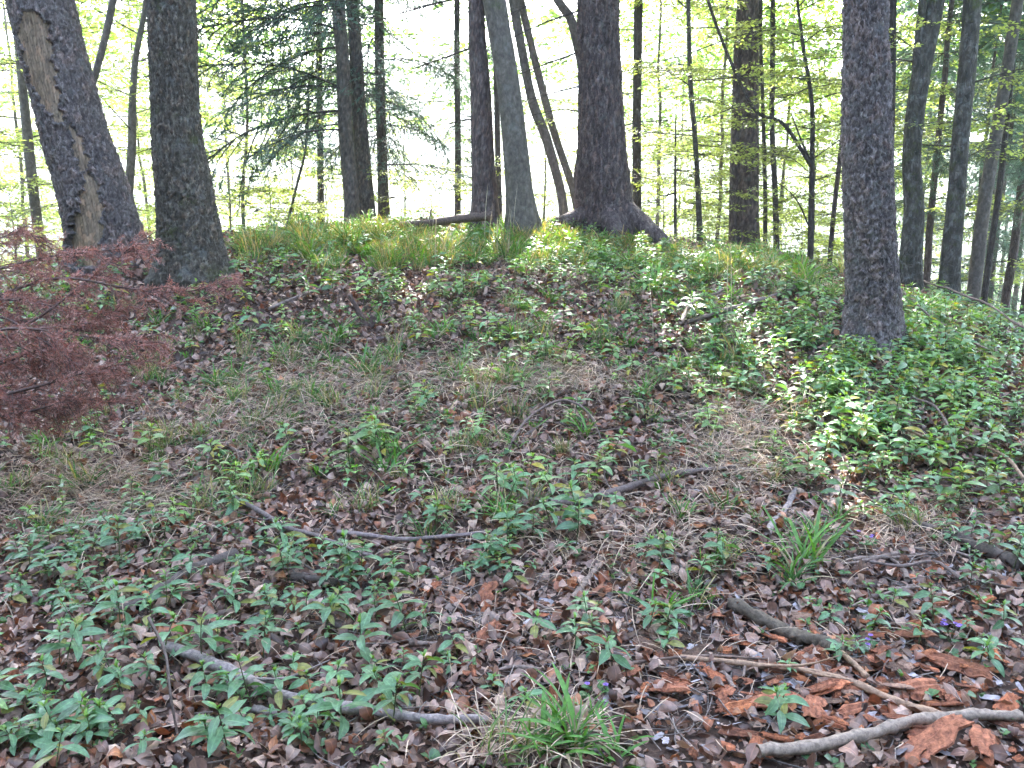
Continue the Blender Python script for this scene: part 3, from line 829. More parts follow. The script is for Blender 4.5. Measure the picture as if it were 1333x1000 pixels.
tree('spruce_tree', 'spruce with broad drooping boughs filling the gap left of the close pair', 'tree',
     [(418, 292, 10), (417, 200, 9), (416, 100, 9), (415, 0, 8)], 15.5, 'dark', 14, 12, seed=74, crown='conifer', crown_h=6, crown_L=2,
     low=[('boughs', dict(h=(1.8, 5.8), n=26, L=1.8, pitch=(-.35, 0)))])
tree('spruce_tree', 'bushy spruce close behind the reddish trunk', 'tree',
     [(596, 296, 9), (596, 200, 9), (595, 100, 8), (595, 0, 8)], 14.5, 'dark', 13, 12, seed=75, crown='conifer', crown_h=6, crown_L=2,
     low=[('boughs', dict(h=(1.0, 5.4), n=60, L=.85, pitch=(-.35, 0)))])
tree('spruce_tree', 'very thin dark trunk showing behind the reddish spruce', 'tree',
     [(650, 288, 9), (648, 200, 8), (646, 100, 8), (645, 0, 7)], 13.5, 'dark', 14, 12, seed=76, crown='conifer', crown_h=6)
# left
tree('young_tree', 'narrow trunk at the far left edge leaning left', 'tree',
     [(52, 315, 13), (46, 270, 13), (38, 200, 13), (33, 150, 12), (26, 80, 10), (18, 0, 8)], 12, 'beech', 11, 14, seed=81, crown='broad', crown_h=4.5, crown_n=20, crown_L=1.7,
     low=[('broad', dict(h=(.6, 4.4), limbs=16, L=1.2, n=150, rise=(-.1, .35)))])
tree('young_tree', 'narrow crooked trunk in the gap between the leaning and the upright trunk', 'tree',
     [(166, 300, 11), (168, 250, 11), (172, 190, 11), (172, 148, 10), (176, 80, 8), (188, 16, 7), (190, -20, 6)], 12.5, 'beech', 11, 14, seed=82, crown='broad', crown_h=4.5, crown_n=20, crown_L=1.7,
     low=[('broad', dict(h=(.8, 4.4), limbs=16, L=1.5, n=170, rise=(.0, .4)))])
tree('young_tree', 'curved sapling stem rising from behind the leaning trunk', 'tree',
     [(90, 330, 10), (98, 250, 10), (108, 160, 9), (122, 104, 9), (136, 52, 10), (147, 0, 10)], 10.5, 'beech', 11, 14, seed=83, crown='broad', crown_h=5, crown_n=14, crown_L=1.5)
tree('young_beech_tree', 'leafy young beech with pale green sprays right of the thick upright trunk', 'tree',
     [(318, 318, 5), (316, 250, 5), (322, 160, 4), (318, 60, 4), (315, 0, 4)], 15, 'beech', 9, 8, seed=84, crown='broad', crown_h=4.5, crown_n=10, crown_L=1.4,
     low=[('broad', dict(h=(.3, 4.6), limbs=24, L=1.5, n=260, rise=(-.1, .4)))])
tree('sapling', 'small bare forked sapling on the crest left of the low spruce boughs', 'sapling',
     [(380, 268, 4), (388, 235, 4), (396, 205, 3), (398, 190, 3)], 12.5, 'beech', 1.6, 8, seed=85, dead=[(.7, 2.2, .45, .9), (.9, .8, .4, 1.0), (.5, 3.5, .35, .8)], taper_top=.004)
# right of the big spruce
tree('spruce_tree', 'slim straight trunk just right of the widest spruce', 'tree',
     [(829, 305, 13), (829, 230, 13), (829, 150, 12), (830, 60, 12), (831, 0, 12)], 13.5, 'dark', 16, 14, seed=91, crown='conifer', crown_h=6.5)
tree('young_beech_tree', 'mossy young beech with layered yellow green leaves right of the widest spruce', 'tree',
     [(911, 326, 10), (910, 280, 8), (905, 184, 7), (899, 115, 7), (896, 5, 6)], 12.2, 'mossy', 10, 12, seed=92, crown='broad', crown_h=4.5, crown_n=12, crown_L=1.5,
     low=[('broad', dict(h=(.7, 4.4), limbs=20, L=1.25, n=190, rise=(-.15, .3)))])
tree('spruce_tree', 'broad double trunk behind the crest left of the lone pine', 'tree',
     [(974, 330, 34), (973, 280, 30), (973, 200, 29), (974, 100, 28), (975, 0, 28)], 13.0, 'spruce', 19, 40, seed=93, crown='conifer', crown_h=7, plates=(.02, .035, .004, 0), fine=.04,
     extra_stems=[[(954, 328, 13), (955, 250, 12), (957, 160, 11), (960, 60, 10), (964, 0, 9)]])
tree('young_beech_tree', 'thin dark sapling with horizontal leaf layers beside the double trunk', 'tree',
     [(1011, 328, 9), (1009, 250, 8), (1005, 160, 7), (1006, 46, 7), (1006, 0, 6)], 13.6, 'dark', 10, 12, seed=94, crown='broad', crown_h=4.5, crown_n=12, crown_L=1.5,
     low=[('broad', dict(h=(.9, 4.6), limbs=18, L=1.5, n=210, rise=(-.15, .3)))])
tree('sapling', 'forked sapling with long crossing limbs between the double trunk and the lone pine', 'tree',
     [(1055, 338, 8), (1056, 280, 8), (1057, 216, 7), (1057, 138, 6), (1046, 64, 5), (1038, 0, 4)], 11.8, 'dark', 8, 12, seed=95, crown='broad', crown_h=4.2, crown_n=10, crown_L=1.4,
     low=[('broad', dict(h=(.8, 4.2), limbs=16, L=1.3, n=170, rise=(-.05, .6)))], limbs=[([(1057, 218, 11.8), (1040, 190, 11.75), (1018, 160, 11.7), (985, 146, 11.6), (960, 100, 11.6), (935, 40, 11.5), (915, -20, 11.4)], .055, .035), ([(1056, 214, 11.8), (1042, 180, 11.9), (1030, 148, 12)], .04, .012), ([(1055, 300, 11.8), (1038, 262, 11.6), (1015, 240, 11.5), (985, 225, 11.4)], .022, .008)])
tree('sapling', 'thin reddish stem slanting right just left of the lone pine', 'tree',
     [(1080, 340, 6), (1086, 270, 6), (1094, 200, 6), (1104, 100, 5)], 12.6, 'spruce', 8, 10, seed=96)
tree('sapling', 'very thin straight stem left of the double trunk', 'sapling',
     [(879, 322, 4), (879, 270, 4), (879, 218, 3)], 11.8, 'dark', 1.9, 8, seed=97, taper_top=.003, dead=[(1.0, .4, .3, .1), (.7, 2.8, .25, .1)])
tree('sapling', 'thin stem close behind the double trunk on its right', 'tree',
     [(996, 325, 6), (996, 240, 6), (993, 140, 5), (990, 50, 5)], 14.2, 'dark', 9, 10, seed=98)
# right forest
tree('spruce_tree', 'trunk peeping out behind the upper right side of the lone pine', 'tree',
     [(1150, 380, 14), (1155, 270, 13), (1159, 140, 12), (1161, 0, 12)], 10.5, 'dark', 17, 14, seed=101, crown='conifer', crown_h=6)
tree('beech_tree', 'curved dark forked trunk with moss right of the lone pine', 'tree',
     [(1183, 384, 30), (1186, 330, 27), (1190, 276, 25), (1187, 207, 23), (1193, 138, 24), (1204, 69, 25), (1219, 0, 22)], 10.0, 'mossy', 16, 36, seed=102, flare=.03, crown='broad', crown_h=6, crown_n=30,
     extra_stems=[[(1192, 150, 17), (1193, 100, 13), (1197, 50, 12), (1202, 0, 11)]], low=[('broad', dict(h=(1.8, 4.4), limbs=7, L=1.2, n=60, rise=(-.05, .4)))])
tree('beech_tree', 'moss covered trunk leaning slightly right near the right edge', 'tree',
     [(1235, 398, 28), (1238, 340, 25), (1243, 276, 24), (1250, 184, 23), (1259, 92, 23), (1266, 0, 23)], 9.8, 'mossy', 16, 36, seed=103, flare=.03, crown='broad', crown_h=6, crown_n=30,
     low=[('broad', dict(h=(1.2, 4.2), limbs=6, L=.9, n=36, rise=(.05, .6)))])
tree('spruce_tree', 'pale slim trunk slanting right at the right edge', 'tree',
     [(1262, 420, 18), (1269, 370, 17), (1282, 258, 16), (1305, 129, 15), (1325, 0, 15)], 11.5, 'beech', 15, 16, seed=104, crown='conifer', crown_h=6)
tree('spruce_tree', 'dark thin trunk slanting right beside the pale slim trunk', 'tree',
     [(1274, 440, 9), (1290, 320, 8), (1303, 230, 8), (1320, 69, 7), (1328, 0, 7)], 12, 'dark', 13, 12, seed=105, crown='conifer', crown_h=5.5,
     low=[('boughs', dict(h=(2.2, 5), n=14, L=1.1))])

# thinner forest behind, right: copies of two built saplings and two slim spruces, each a thing of its own
def copy_tree(o, loc, rz, sc, label, group):
    c = o.copy(); C.objects.link(c); c.location = loc; c.rotation_euler = (0, 0, rz); c.scale = (sc,) * 3
    c['label'] = label; c['group'] = group
    for ch in list(o.children):
        k = ch.copy(); C.objects.link(k); k.parent = c
    return c
def std_tree(name, label, group, bark, r, top, seed, low, crown, crown_h, loc):
    # straight standing tree built at loc
    base = np.array(loc, float)
    g = np.random.default_rng(seed)
    n = 22
    hh = np.linspace(-.4, top, n)
    P = np.stack([base[0] + np.cumsum(g.normal(0, .018, n)), base[1] + np.cumsum(g.normal(0, .018, n)), base[2] + hh], -1)
    V, Q, uv = tube(P, r * (1 - hh / top * .9).clip(.1, 1.05), 12)
    t = empty(name, base); tag(t, label, 'tree', group)
    gg = Geo(); gg.add(V, Q, (1, 1, 1), uv); gg.obj('trunk', BARK[bark], t, base)
    ax = lambda h: np.array([np.interp(h, hh, P[:, 0]), np.interp(h, hh, P[:, 1]), base[2] + h])
    if crown == 'conifer':
        ND, WD = conifer_boughs(base, ax, low, crown_h, 20, lambda h: 1.25, BOUGH, seed + 3, (-.35, .1)); ND.obj('lower_foliage', M_spruce, t, base); WD.obj('lower_branches', BARK['dark'], t, base)
        ND, WD = conifer_boughs(base, ax, crown_h, top - .3, 40, lambda h: 2.0 * max(.2, 1 - (h - crown_h) / (top - crown_h)), BOUGH_LO, seed + 4, (-.35, .1)); ND.obj('crown', M_spruce, t, base)
    else:
        LF, WD = broad_crown(base, low, crown_h, 22, 1.7, 400, seed + 3, LEAFY, 1.15, (1, 1, 1), ax, None, (.0, .75), .008); LF.obj('lower_foliage', M_beech, t, base); WD.obj('lower_branches', BARK['dark'], t, base)
        LF, WD = broad_crown(base, crown_h, top, 12, 2.2, 150, seed + 4, LEAFY_LO, 1.0, (1, 1, 1), ax, None, (-.1, .6)); LF.obj('crown', M_beech, t, base)
    return t
GR1, GR2, GR3 = 'slim conifers of the wood behind on the right', 'young beeches behind the crest', 'young beeches behind the crest'
def place_x(px, Y): return (px - 666.5) / FPX * Y
sp = [(1310, 14, .8), (1220, 16, 1.0), (1206, 13.5, .8), (1292, 17, 1), (1330, 16, 1), (1345, 12.5, .8), (1240, 21, 1.1), (1278, 24, 1.2), (1318, 22, 1.1), (1172, 19, 1.0), (1192, 25, 1.1), (1350, 20, 1), (1300, 29, 1.2), (1225, 30, 1.3), (1335, 27, 1.2), (1258, 16.5, .8)]
proto_s = None
for i, (px, Y, s) in enumerate(sp):
    x = place_x(px, Y); loc = (x, Y, hz(x, Y))
    lab = 'slim dark conifer among many in the wood beyond the right slope'
    if proto_s is None: proto_s = std_tree('slim_spruce_tree', lab, GR1, 'spruce', .075, 13, 201, 4.0, 8.0, 8.0, loc) if False else std_tree('slim_spruce_tree', lab, GR1, 'spruce', .075, 14, 201, 2.6, 'conifer', 8.0, loc)
    else: copy_tree(proto_s, loc, i * 1.7, s, lab, GR1)
def shade_spruce(loc, lab, grp, seed=777, top=17):
    base = np.array(loc, float); t = empty('spruce_tree', base); tag(t, lab, 'tree', grp)
    P = base + np.array([[0, 0, h] for h in np.linspace(-.5, top, 12)]); V, Q, uv = tube(P, np.linspace(.2, .03, 12), 12)
    gg = Geo(); gg.add(V, Q, (1, 1, 1), uv); gg.obj('trunk', BARK['spruce'], t, base)
    ND, WD = conifer_boughs(base, lambda h: base + np.array([0, 0, h]), 1.2, top, 190, lambda h: .5 + 2.6 * (1 - h / top), BOUGH_LO, seed, (-.4, .05)); ND.obj('crown', M_spruce, t, base); WD.obj('branches', BARK['dark'], t, base)
    return t
SHADE_XY = [(-9, -1), (-10, 3.5), (-11.5, 7.5), (-6, -5), (-2.2, -6.5), (2.2, -5.8), (6.5, -4.5), (9.5, -.5), (11, 4), (-4, -10), (0, -10.5), (4.5, -10), (9, -8), (-9, -8), (13, 8)]  # unseen spruces added behind and beside the camera to block skylight
shade_proto = None
for k, (x_, y_) in enumerate(SHADE_XY):
    loc = (x_, y_, hz(x_, y_)); lab = 'dense unseen spruce added round the viewer to block light'; grp = 'unseen spruces added for shade'
    if shade_proto is None: shade_proto = shade_spruce(loc, lab, grp)
    else: copy_tree(shade_proto, loc, k * 1.3, .9 + .03 * (k % 5), lab, grp)
bs = [(1120, 17, 1), (1000, 19, 1.1), (930, 16.5, 1), (860, 18, 1.1), (870, 26, 1.3), (960, 24, 1.2), (1060, 23, 1.2), (40, 18, 1.1), (120, 16, 1), (210, 20, 1.1), (300, 22, 1.2), (-30, 14, .9), (1140, 25, 1.3), (700, 22, 1.1), (900, 30, 1.4), (1020, 29, 1.4), (1090, 20, 1.0), (820, 21, 1.1), (980, 15.5, .9), (250, 17, 1.0), (90, 24, 1.2), (160, 28, 1.4), (460, 21, 1.1), (1240, 14, .9), (540, 26, 1.2), (380, 26, 1.2)]
proto_b = None
for i, (px, Y, s) in enumerate(bs):
    x = place_x(px, Y); loc = (x, Y, hz(x, Y))
    lab = 'pale leafy young beech among many beyond the crest'
    if proto_b is None: proto_b = std_tree('young_beech_tree', lab, GR2, 'beech', .05, 10, 301, 1.0, 'broad', 7.0, loc)
    else: copy_tree(proto_b, loc, i * 2.1, s, lab, GR2)

for k, (px, py, Y, h, lab) in enumerate([(300, 318, 12.0, 1.3, 'bright leafy shrub behind the crest beside the thick upright trunk'), (352, 312, 13.0, 1.5, 'second bright leafy shrub right of the thick upright trunk, behind the crest'), (425, 304, 13.5, 1.0, 'low leafy shrub just left of the close pair of trunks'), (560, 300, 13.0, .8, 'low leafy shrub behind the short fallen log'), (706, 300, 13.5, 1.2, 'low leafy shrub between the grey leaning beech and the widest spruce'), (860, 322, 13.0, 1.1, 'bright leafy shrub right of the spreading roots'), (1040, 345, 13.0, 1.2, 'bright leafy shrub left of the lone pine, behind the crest'), (20, 345, 11.0, 1.2, 'leafy shrub behind the leaning trunk at the left edge')]):
    b = at(px, py, Y); b[2] = hz(b[0], b[1]) - .03
    t = empty('leafy_shrub', b); tag(t, lab, 'shrub', 'leafy shrubs behind the crest')
    gg = Geo(); ax_ = lambda q, b=b: b + np.array([0, 0, q])
    V, Q, uv = tube(catmull([b, b + [.03, 0, h * .5], b + [0, .04, h]], 8), np.linspace(.012, .004, 8), 6); gg.add(V, Q, (1, 1, 1), uv); gg.obj('stem', BARK['beech'], t, b)
    LF, WD = broad_crown(b, .1, h, 12, .8, 90, 700 + k, LEAFY, .8, (1.0, 1.0, .9), ax_, None, (.3, 1.1), .005)
    LF.obj('foliage', M_beech, t, b); WD.obj('twigs', BARK['beech'], t, b)

# ------------------------------------------------------------------ undergrowth
HERB_COL = np.array((.115, .225, .12)); TIP_COL = np.array((.20, .34, .08))
def herb_tpl(seed, h=.16, pairs=4, L=.085, light=0.0, wide=.30):
    wide *= 1.18
    g = np.random.default_rng(seed)
    lf = Geo(); st = Geo()
    n = 7
    lean = g.normal(0, .12, 2)
    t = np.linspace(0, 1, n)
    ax = np.stack([lean[0] * h * t ** 2, lean[1] * h * t ** 2, h * t], -1)
    V, Q, uv = tube(ax, .0022 * (1.2 - t * .6) + .0004, 5, cap=False); st.add(V, Q, (1, 1, 1), uv)
    a0 = g.uniform(0, 6.28)
    for k in range(pairs):
        f = (k + 1) / pairs
        hh = .42 + .58 * f
        sz = L * (.55 + .75 * math.sin(math.pi * min(1, .28 + f * .52))) * g.uniform(.85, 1.1)
        if k == pairs - 1: sz *= .75
        per = 2 if k < pairs - 1 else 2
        for q in range(per):
            a = a0 + k * 1.57 + q * 3.14 + g.normal(0, .22)
            b = np.array([np.interp(hh, t, ax[:, c]) for c in range(3)])
            up = g.uniform(12, 34) - (1 - f) * 14
            tp = leaf_tpl(1, wide * g.uniform(.9, 1.15), 6, up, up - g.uniform(30, 75), .22, .95, .04, petiole=.14)
            col = HERB_COL * (1 + light) * g.uniform(.8, 1.2) * (1 - f * .0) + (TIP_COL - HERB_COL) * (max(0, f - .7) * .6 + light * .3)
            if g.random() < .10: col = np.array((.27, .27, .07)) * g.uniform(.6, 1.1)
            if g.random() < .10: sz *= .55
            scatter(lf, tp, b[None], rot_from(np.array([a]), np.array([0.0]), np.array([g.normal(0, .35)])), np.array([sz]), col[None])
    # small upright tip leaves
    for q in range(5):
        a = g.uniform(0, 6.28)
        tp = leaf_tpl(1, .34, 4, 75, 15, .3, .9, 0, petiole=.05)
        scatter(lf, tp, ax[-1][None], rot_from(np.array([a]), np.array([0.0]), np.array([0.0])), np.array([L * g.uniform(.28, .5)]), (TIP_COL * g.uniform(.7, 1.1))[None])
    return lf, st
HERBS = [herb_tpl(400 + i, h, p, L, li, w) for i, (h, p, L, li, w) in enumerate([
    (.15, 4, .085, 0, .32), (.19, 5, .08, .0, .30), (.12, 3, .08, .1, .34), (.22, 5, .095, 0, .30), (.09, 3, .05, .45, .56), (.17, 4, .10, 0, .28), (.13, 4, .065, .3, .42), (.07, 2, .05, .6, .68)])]
HERB_ME = [(lf.data('foliage', M_herb), st.data('stem', M_stem)) for lf, st in HERBS]
HERB_ARR = [(lf.arr(), st.arr()) for lf, st in HERBS]

# patches: px, py, radius x, radius y, count, label key
PATCH = [
 (70, 735, 100, 50, 18, 'A'), (90, 900, 110, 60, 20, 'A'), (60, 975, 90, 30, 16, 'A'), (330, 730, 70, 35, 15, 'B'), (215, 700, 45, 30, 8, 'B'), (140, 800, 80, 30, 12, 'A'), (400, 800, 70, 40, 11, 'B'), (380, 970, 100, 25, 10, 'B'), (290, 880, 90, 40, 8, 'B'),
 (560, 690, 60, 25, 6, 'C'), (705, 705, 70, 25, 11, 'C'), (635, 745, 60, 25, 7, 'C'), (470, 775, 40, 25, 6, 'C'), (560, 880, 70, 50, 7, 'C'), (480, 900, 50, 40, 6, 'C'), (750, 850, 60, 30, 5, 'C'),
 (950, 750, 45, 20, 4, 'D'), (870, 740, 40, 25, 5, 'D'), (1130, 830, 60, 40, 6, 'D'), (1300, 850, 35, 60, 6, 'D'), (1020, 960, 25, 20, 2, 'D'), (850, 850, 50, 40, 4, 'D'),
 (640, 640, 60, 40, 11, 'E'), (520, 600, 60, 40, 10, 'E'), (610, 560, 60, 40, 8, 'E'), (800, 620, 70, 40, 8, 'E'), (900, 580, 40, 30, 4, 'E'), (420, 620, 90, 40, 8, 'E'), (250, 640, 80, 40, 6, 'E'), (720, 520, 80, 40, 8, 'E'), (800, 470, 80, 40, 9, 'E'),
 (1210, 490, 120, 60, 190, 'F'), (1080, 500, 80, 60, 70, 'F'), (1290, 560, 60, 60, 50, 'F'), (1120, 590, 80, 50, 34, 'F'), (1240, 650, 90, 50, 26, 'F'), (1180, 440, 140, 30, 90, 'F'), (1050, 560, 60, 40, 12, 'F'), (1300, 430, 50, 30, 50, 'F'), (1300, 720, 40, 30, 8, 'F'),
 (950, 470, 60, 40, 26, 'G'), (910, 500, 60, 30, 14, 'G'), (980, 420, 70, 30, 30, 'G'), (1060, 400, 60, 25, 40, 'G'),
 (830, 345, 100, 22, 190, 'H'), (740, 350, 80, 25, 80, 'H'), (620, 320, 120, 22, 120, 'H'), (500, 305, 90, 16, 90, 'H'), (400, 320, 80, 20, 60, 'H'), (880, 375, 70, 20, 50, 'H'), (950, 350, 70, 18, 70, 'H'), (640, 440, 80, 25, 26, 'H'), (560, 380, 90, 30, 40, 'H'), (700, 470, 90, 25, 20, 'H'), (440, 370, 90, 25, 26, 'H'),
 (330, 420, 80, 40, 14, 'H'), (200, 440, 100, 40, 12, 'H'), (60, 380, 70, 30, 60, 'H'), (60, 420, 60, 30, 30, 'H'), (1230, 410, 60, 15, 60, 'F'), (300, 360, 60, 20, 16, 'H'), (110, 560, 100, 40, 10, 'A')]
HLAB = {
 'A': ('broad leaved green herb growing among dead leaves at the front left', 'green herbs at the front left'),
 'B': ('leafy herb with drooping green leaves near the long fallen stick at front', 'green herbs round the long front stick'),
 'C': ('pale tipped green herb standing in brown litter at the front middle', 'green herbs at the front middle'),
 'D': ('green herb growing among red bark pieces at the front right', 'green herbs among the bark pieces'),
 'E': ('small green herb scattered in the litter of the middle slope', 'green herbs of the middle slope'),
 'F': ('green herb of the dense patch below and right of the lone pine', 'green herbs of the dense right patch'),
 'G': ('light green herb in the loose clump left of the lone pine foot', 'green herbs left of the lone pine'),
 'H': ('small green herb growing on the upper mound under the crest', 'green herbs of the upper mound')}
hp = []
for px, py, rx, ry, n, k in PATCH:
    n = int(n * 1.35); rx *= 1.25; ry *= 1.2
    a = rng.normal(px, rx * .55, n); b = rng.normal(py, ry * .55, n)
    P, ok = ground_hit(a, np.maximum(b, 200))
    for p, o in zip(P, ok):
        if o and p[1] > 2.0: hp.append((p, k))
# a loose scatter everywhere
sc_pts = area_points(330, 2.1, 11)
for p in sc_pts:
    hp.append((np.array([p[0], p[1], hz(*p)]), None))
def off_frame(p):
    d = p[1] * math.cos(PITCH) - (p[2] - EYE) * math.sin(PITCH)
    return abs(p[0] / d) * FPX > 680
hp = [(p, k) for p, k in hp if not (abs(p[0] - 2.6) < .25 and abs(p[1] - 6.4) < .25)]
near = sorted([h for h in hp if not off_frame(h[0])], key=lambda h: h[0][1])
far = near[285:] + [h for h in hp if off_frame(h[0])]
near = near[:285]
def key_of(p, k):
    if k: return k
    if p[1] < 3.9: return 'A' if p[0] < -.9 else ('D' if p[0] > .75 else 'C')
    return 'E' if p[0] < 1.6 else 'F'
for i, (p, k) in enumerate(near):
    k = key_of(p, k)
    if k in 'GH': k = 'E'
    v = int(rng.integers(0, 8)) if k not in 'ABC' else int(rng.choice([0, 1, 2, 3, 5, 5, 3, 6]))
    o = empty('herb_plant', (p[0], p[1], p[2] - .004))
    o.rotation_euler = (rng.normal(0, .1), rng.normal(0, .1), rng.uniform(0, 6.28))
    o.scale = (rng.choice([.38, .5, .62, .75, .9]) * (1.0 if k != 'E' else .9),) * 3
    tag(o, HLAB[k][0], 'herb', HLAB[k][1])
    obj('foliage', HERB_ME[v][0], o); obj('stem', HERB_ME[v][1], o)
hf = Geo(); hs_ = Geo()
P = np.array([p for p, k in far]); N = len(P)
vi = rng.integers(0, 8, N)
for v in range(8):
    s = vi == v
    m = int(s.sum())
    M = rot_from(rng.uniform(0, 6.28, m), rng.normal(0, .1, m), rng.normal(0, .1, m))
    scl = rng.uniform(.5, 1.05, m)
    tin = rng.uniform(.8, 1.4, (m, 1)) * (1 + rng.random((m, 1)) * np.array([.6, .25, -.2]))
    scatter(hf, HERB_ARR[v][0], P[s], M, scl, tin); scatter(hs_, HERB_ARR[v][1], P[s], M, scl)
us = hf.obj('undergrowth', M_herb); tag(us, kind='stuff', label='dense carpet of small green herbs over the mound')
st_ = hs_.obj('undergrowth_stems', M_stem); tag(st_, kind='stuff', label='thin green stems of the herb carpet')

# tiny seedlings and clover-like leaves between the litter
sd_ = Geo()
for tp, c in ((leaf_tpl(1, .75, 3, 30, -20, .15, .55, .05), (.06, .14, .05)), (leaf_tpl(1, .5, 3, 45, -30, .2, .8, .05), (.10, .20, .06))):
    pts = area_points(6500, 2.0, 12.5, lambda x, y: .12 + .88 * (patchy(x, y, 2.3) * patchy(x, y, .9, 1.0) > .30) * np.where(y > 6, 1, .6))
    K = 3
    base = np.repeat(pts, K, 0) + rng.normal(0, .006, (len(pts) * K, 2))
    az = np.repeat(rng.uniform(0, 6.28, len(pts)), K) + np.tile(np.arange(K) * 2.1, len(pts)) + rng.normal(0, .2, len(base))
    z = H(base[:, 0], base[:, 1]) + np.repeat(rng.uniform(.015, .055, len(pts)), K)
    scatter(sd_, tp, np.concatenate([base, z[:, None]], 1), rot_from(az, rng.normal(.1, .2, len(az)), rng.normal(0, .2, len(az))), rng.uniform(.016, .045, len(az)), np.array(c) * rng.uniform(.7, 1.3, (len(az), 1)))
tag(sd_.obj('seedlings', M_herb), kind='stuff', label='tiny green seedlings between the fallen leaves')

# grass
def blade_tpl(p0, p1, n=6, w=.012, tw=.0):
    return leaf_tpl(1, w, n, p0, p1, .5, .5, 0, petiole=0)
def tuft(seed, n, L, w=.018, spread=.02, col=(.07, .17, .045), dry=.12, droop=100, up=80):
    g = np.random.default_rng(seed); G2 = Geo()
    for i in range(n):
        u = g.uniform(up - 25, up + 8); tp = blade_tpl(u, u - g.uniform(.25, 1) * droop, 7, w * g.uniform(.7, 1.3) / 1.0)
        c = np.array(col) * g.uniform(.7, 1.4) if g.random() > dry else np.array((.36, .29, .19)) * g.uniform(.7, 1.2)
        p = np.array([g.normal(0, spread), g.normal(0, spread), 0])
        scatter(G2, tp, p[None], rot_from(np.array([g.uniform(0, 6.28)]), np.array([0.]), np.array([g.normal(0, .3)])), np.array([L * g.uniform(.5, 1.15)]), c[None])
    return G2
TUFTS = [tuft(500, 34, .26, .030), tuft(501, 48, .22, .026, .03), tuft(502, 26, .30, .034, .03, (.09, .20, .04)), tuft(503, 46, .27, .018, .06, (.10, .18, .06), .4, 80, 88), tuft(504, 18, .20, .05, .02, (.09, .22, .045), .0, 80, 75)]
TME = [t_.data('grass_tuft', M_grass) for t_ in TUFTS]
tl = [  # px, py, variant, scale, label
 (310, 492, 4, .9, 'upright bright green tuft on the left middle slope'), (440, 448, 0, 1.1, 'tall dense tuft in front of the small dark stump'), (478, 488, 1, 1.1, 'wide arching tuft right of the tall dense one below the stump'),
 (352, 618, 2, .8, 'arching tuft left of the middle of the slope'), (505, 620, 4, 1.0, 'short stiff tuft in the very middle of the slope'), (112, 640, 1, 1.0, 'broad tuft in dry straw near the left edge'),
 (1045, 740, 2, 1.0, 'lush wide bladed tuft beside the birch coloured stick pieces'), (1030, 765, 0, .8, 'smaller tuft touching the front of the lush wide bladed one'), (700, 990, 4, 1.0, 'bright tuft at the bottom edge in the middle'), (745, 985, 2, .9, 'taller bright tuft at the bottom edge, right of its neighbour'), (800, 1000, 4, .8, 'low tuft cut off by the bottom edge beside the cone'),
 (862, 800, 4, .9, 'narrow yellow green tuft in front of the small leafy plant'), (905, 790, 1, .7, 'loose tuft left of the largest leafy plant'), (965, 480, 3, 1.1, 'fine straw mixed tuft below the upper fallen pole'), (925, 372, 3, 1.1, 'fine tuft on the crest below the double trunk'),
 (1280, 790, 4, .6, 'lone leaning tuft near the right edge'), (218, 470, 4, .6, 'small tuft right of the reddish dead branch'), (245, 468, 4, .6, 'tiny tuft between the reddish branch and the bright upright one'), (158, 408, 1, .8, 'tuft below the foot of the leaning trunk'), (420, 358, 3, 1.2, 'yellowish tuft on the crest left of centre'),
 (575, 345, 3, 1.5, 'big fine bladed tuft on the crest below the fallen log'), (655, 340, 3, 1.6, 'big fine bladed tuft on the crest below the grey leaning beech'), (350, 330, 3, 1.3, 'fine tuft on the crest right of the thick upright trunk'), (1000, 358, 3, 1.0, 'fine tuft on the crest right of the double trunk'),
 (60, 690, 1, .8, 'straggly tuft at the left edge in straw'), (560, 520, 1, .6, 'short tuft above the middle herbs'), (860, 640, 4, .6, 'short tuft above the curved dark log'), (1180, 690, 3, .7, 'fine tuft below the dense herb patch'), (650, 1000, 3, .8, 'thin tuft at the bottom edge left of the bright pair')]
for px, py, v, s, lab in tl:
    p = G(px, min(py, 998))
    o = obj('grass_tuft', TME[v], None, (p[0], p[1], p[2] - .01)); o.rotation_euler = (0, 0, rng.uniform(0, 6.28)); o.scale = (s,) * 3
    tag(o, lab, 'grass tuft', 'grass tufts on the forest floor')
gg_ = Geo()
GP = [(600, 320, 130, 20, 110), (400, 325, 90, 20, 80), (470, 310, 100, 15, 70), (960, 350, 90, 18, 80), (740, 325, 100, 20, 70), (330, 320, 50, 15, 16), (1040, 370, 60, 20, 20), (450, 470, 80, 30, 10), (150, 600, 140, 50, 22), (350, 600, 90, 50, 12), (960, 480, 70, 40, 12), (1060, 700, 50, 40, 6), (680, 410, 130, 40, 26), (500, 620, 90, 40, 8),
      (640, 480, 200, 60, 24), (860, 400, 90, 40, 14), (1150, 410, 60, 20, 10), (60, 350, 60, 20, 14), (900, 740, 60, 30, 3), (230, 470, 80, 50, 12), (500, 340, 150, 25, 40), (740, 970, 60, 30, 4), (640, 560, 350, 130, 60), (300, 480, 200, 60, 30)]
cp_ = []
for px, py, rx, ry, n in GP:
    P, ok = ground_hit(rng.normal(px, rx * .6, n), np.maximum(rng.normal(py, ry * .6, n), 200)); cp_.append(P[ok])
cp_ = np.concatenate(cp_); N = len(cp_); vi = rng.choice([0, 1, 2, 3, 3, 3, 4], N)
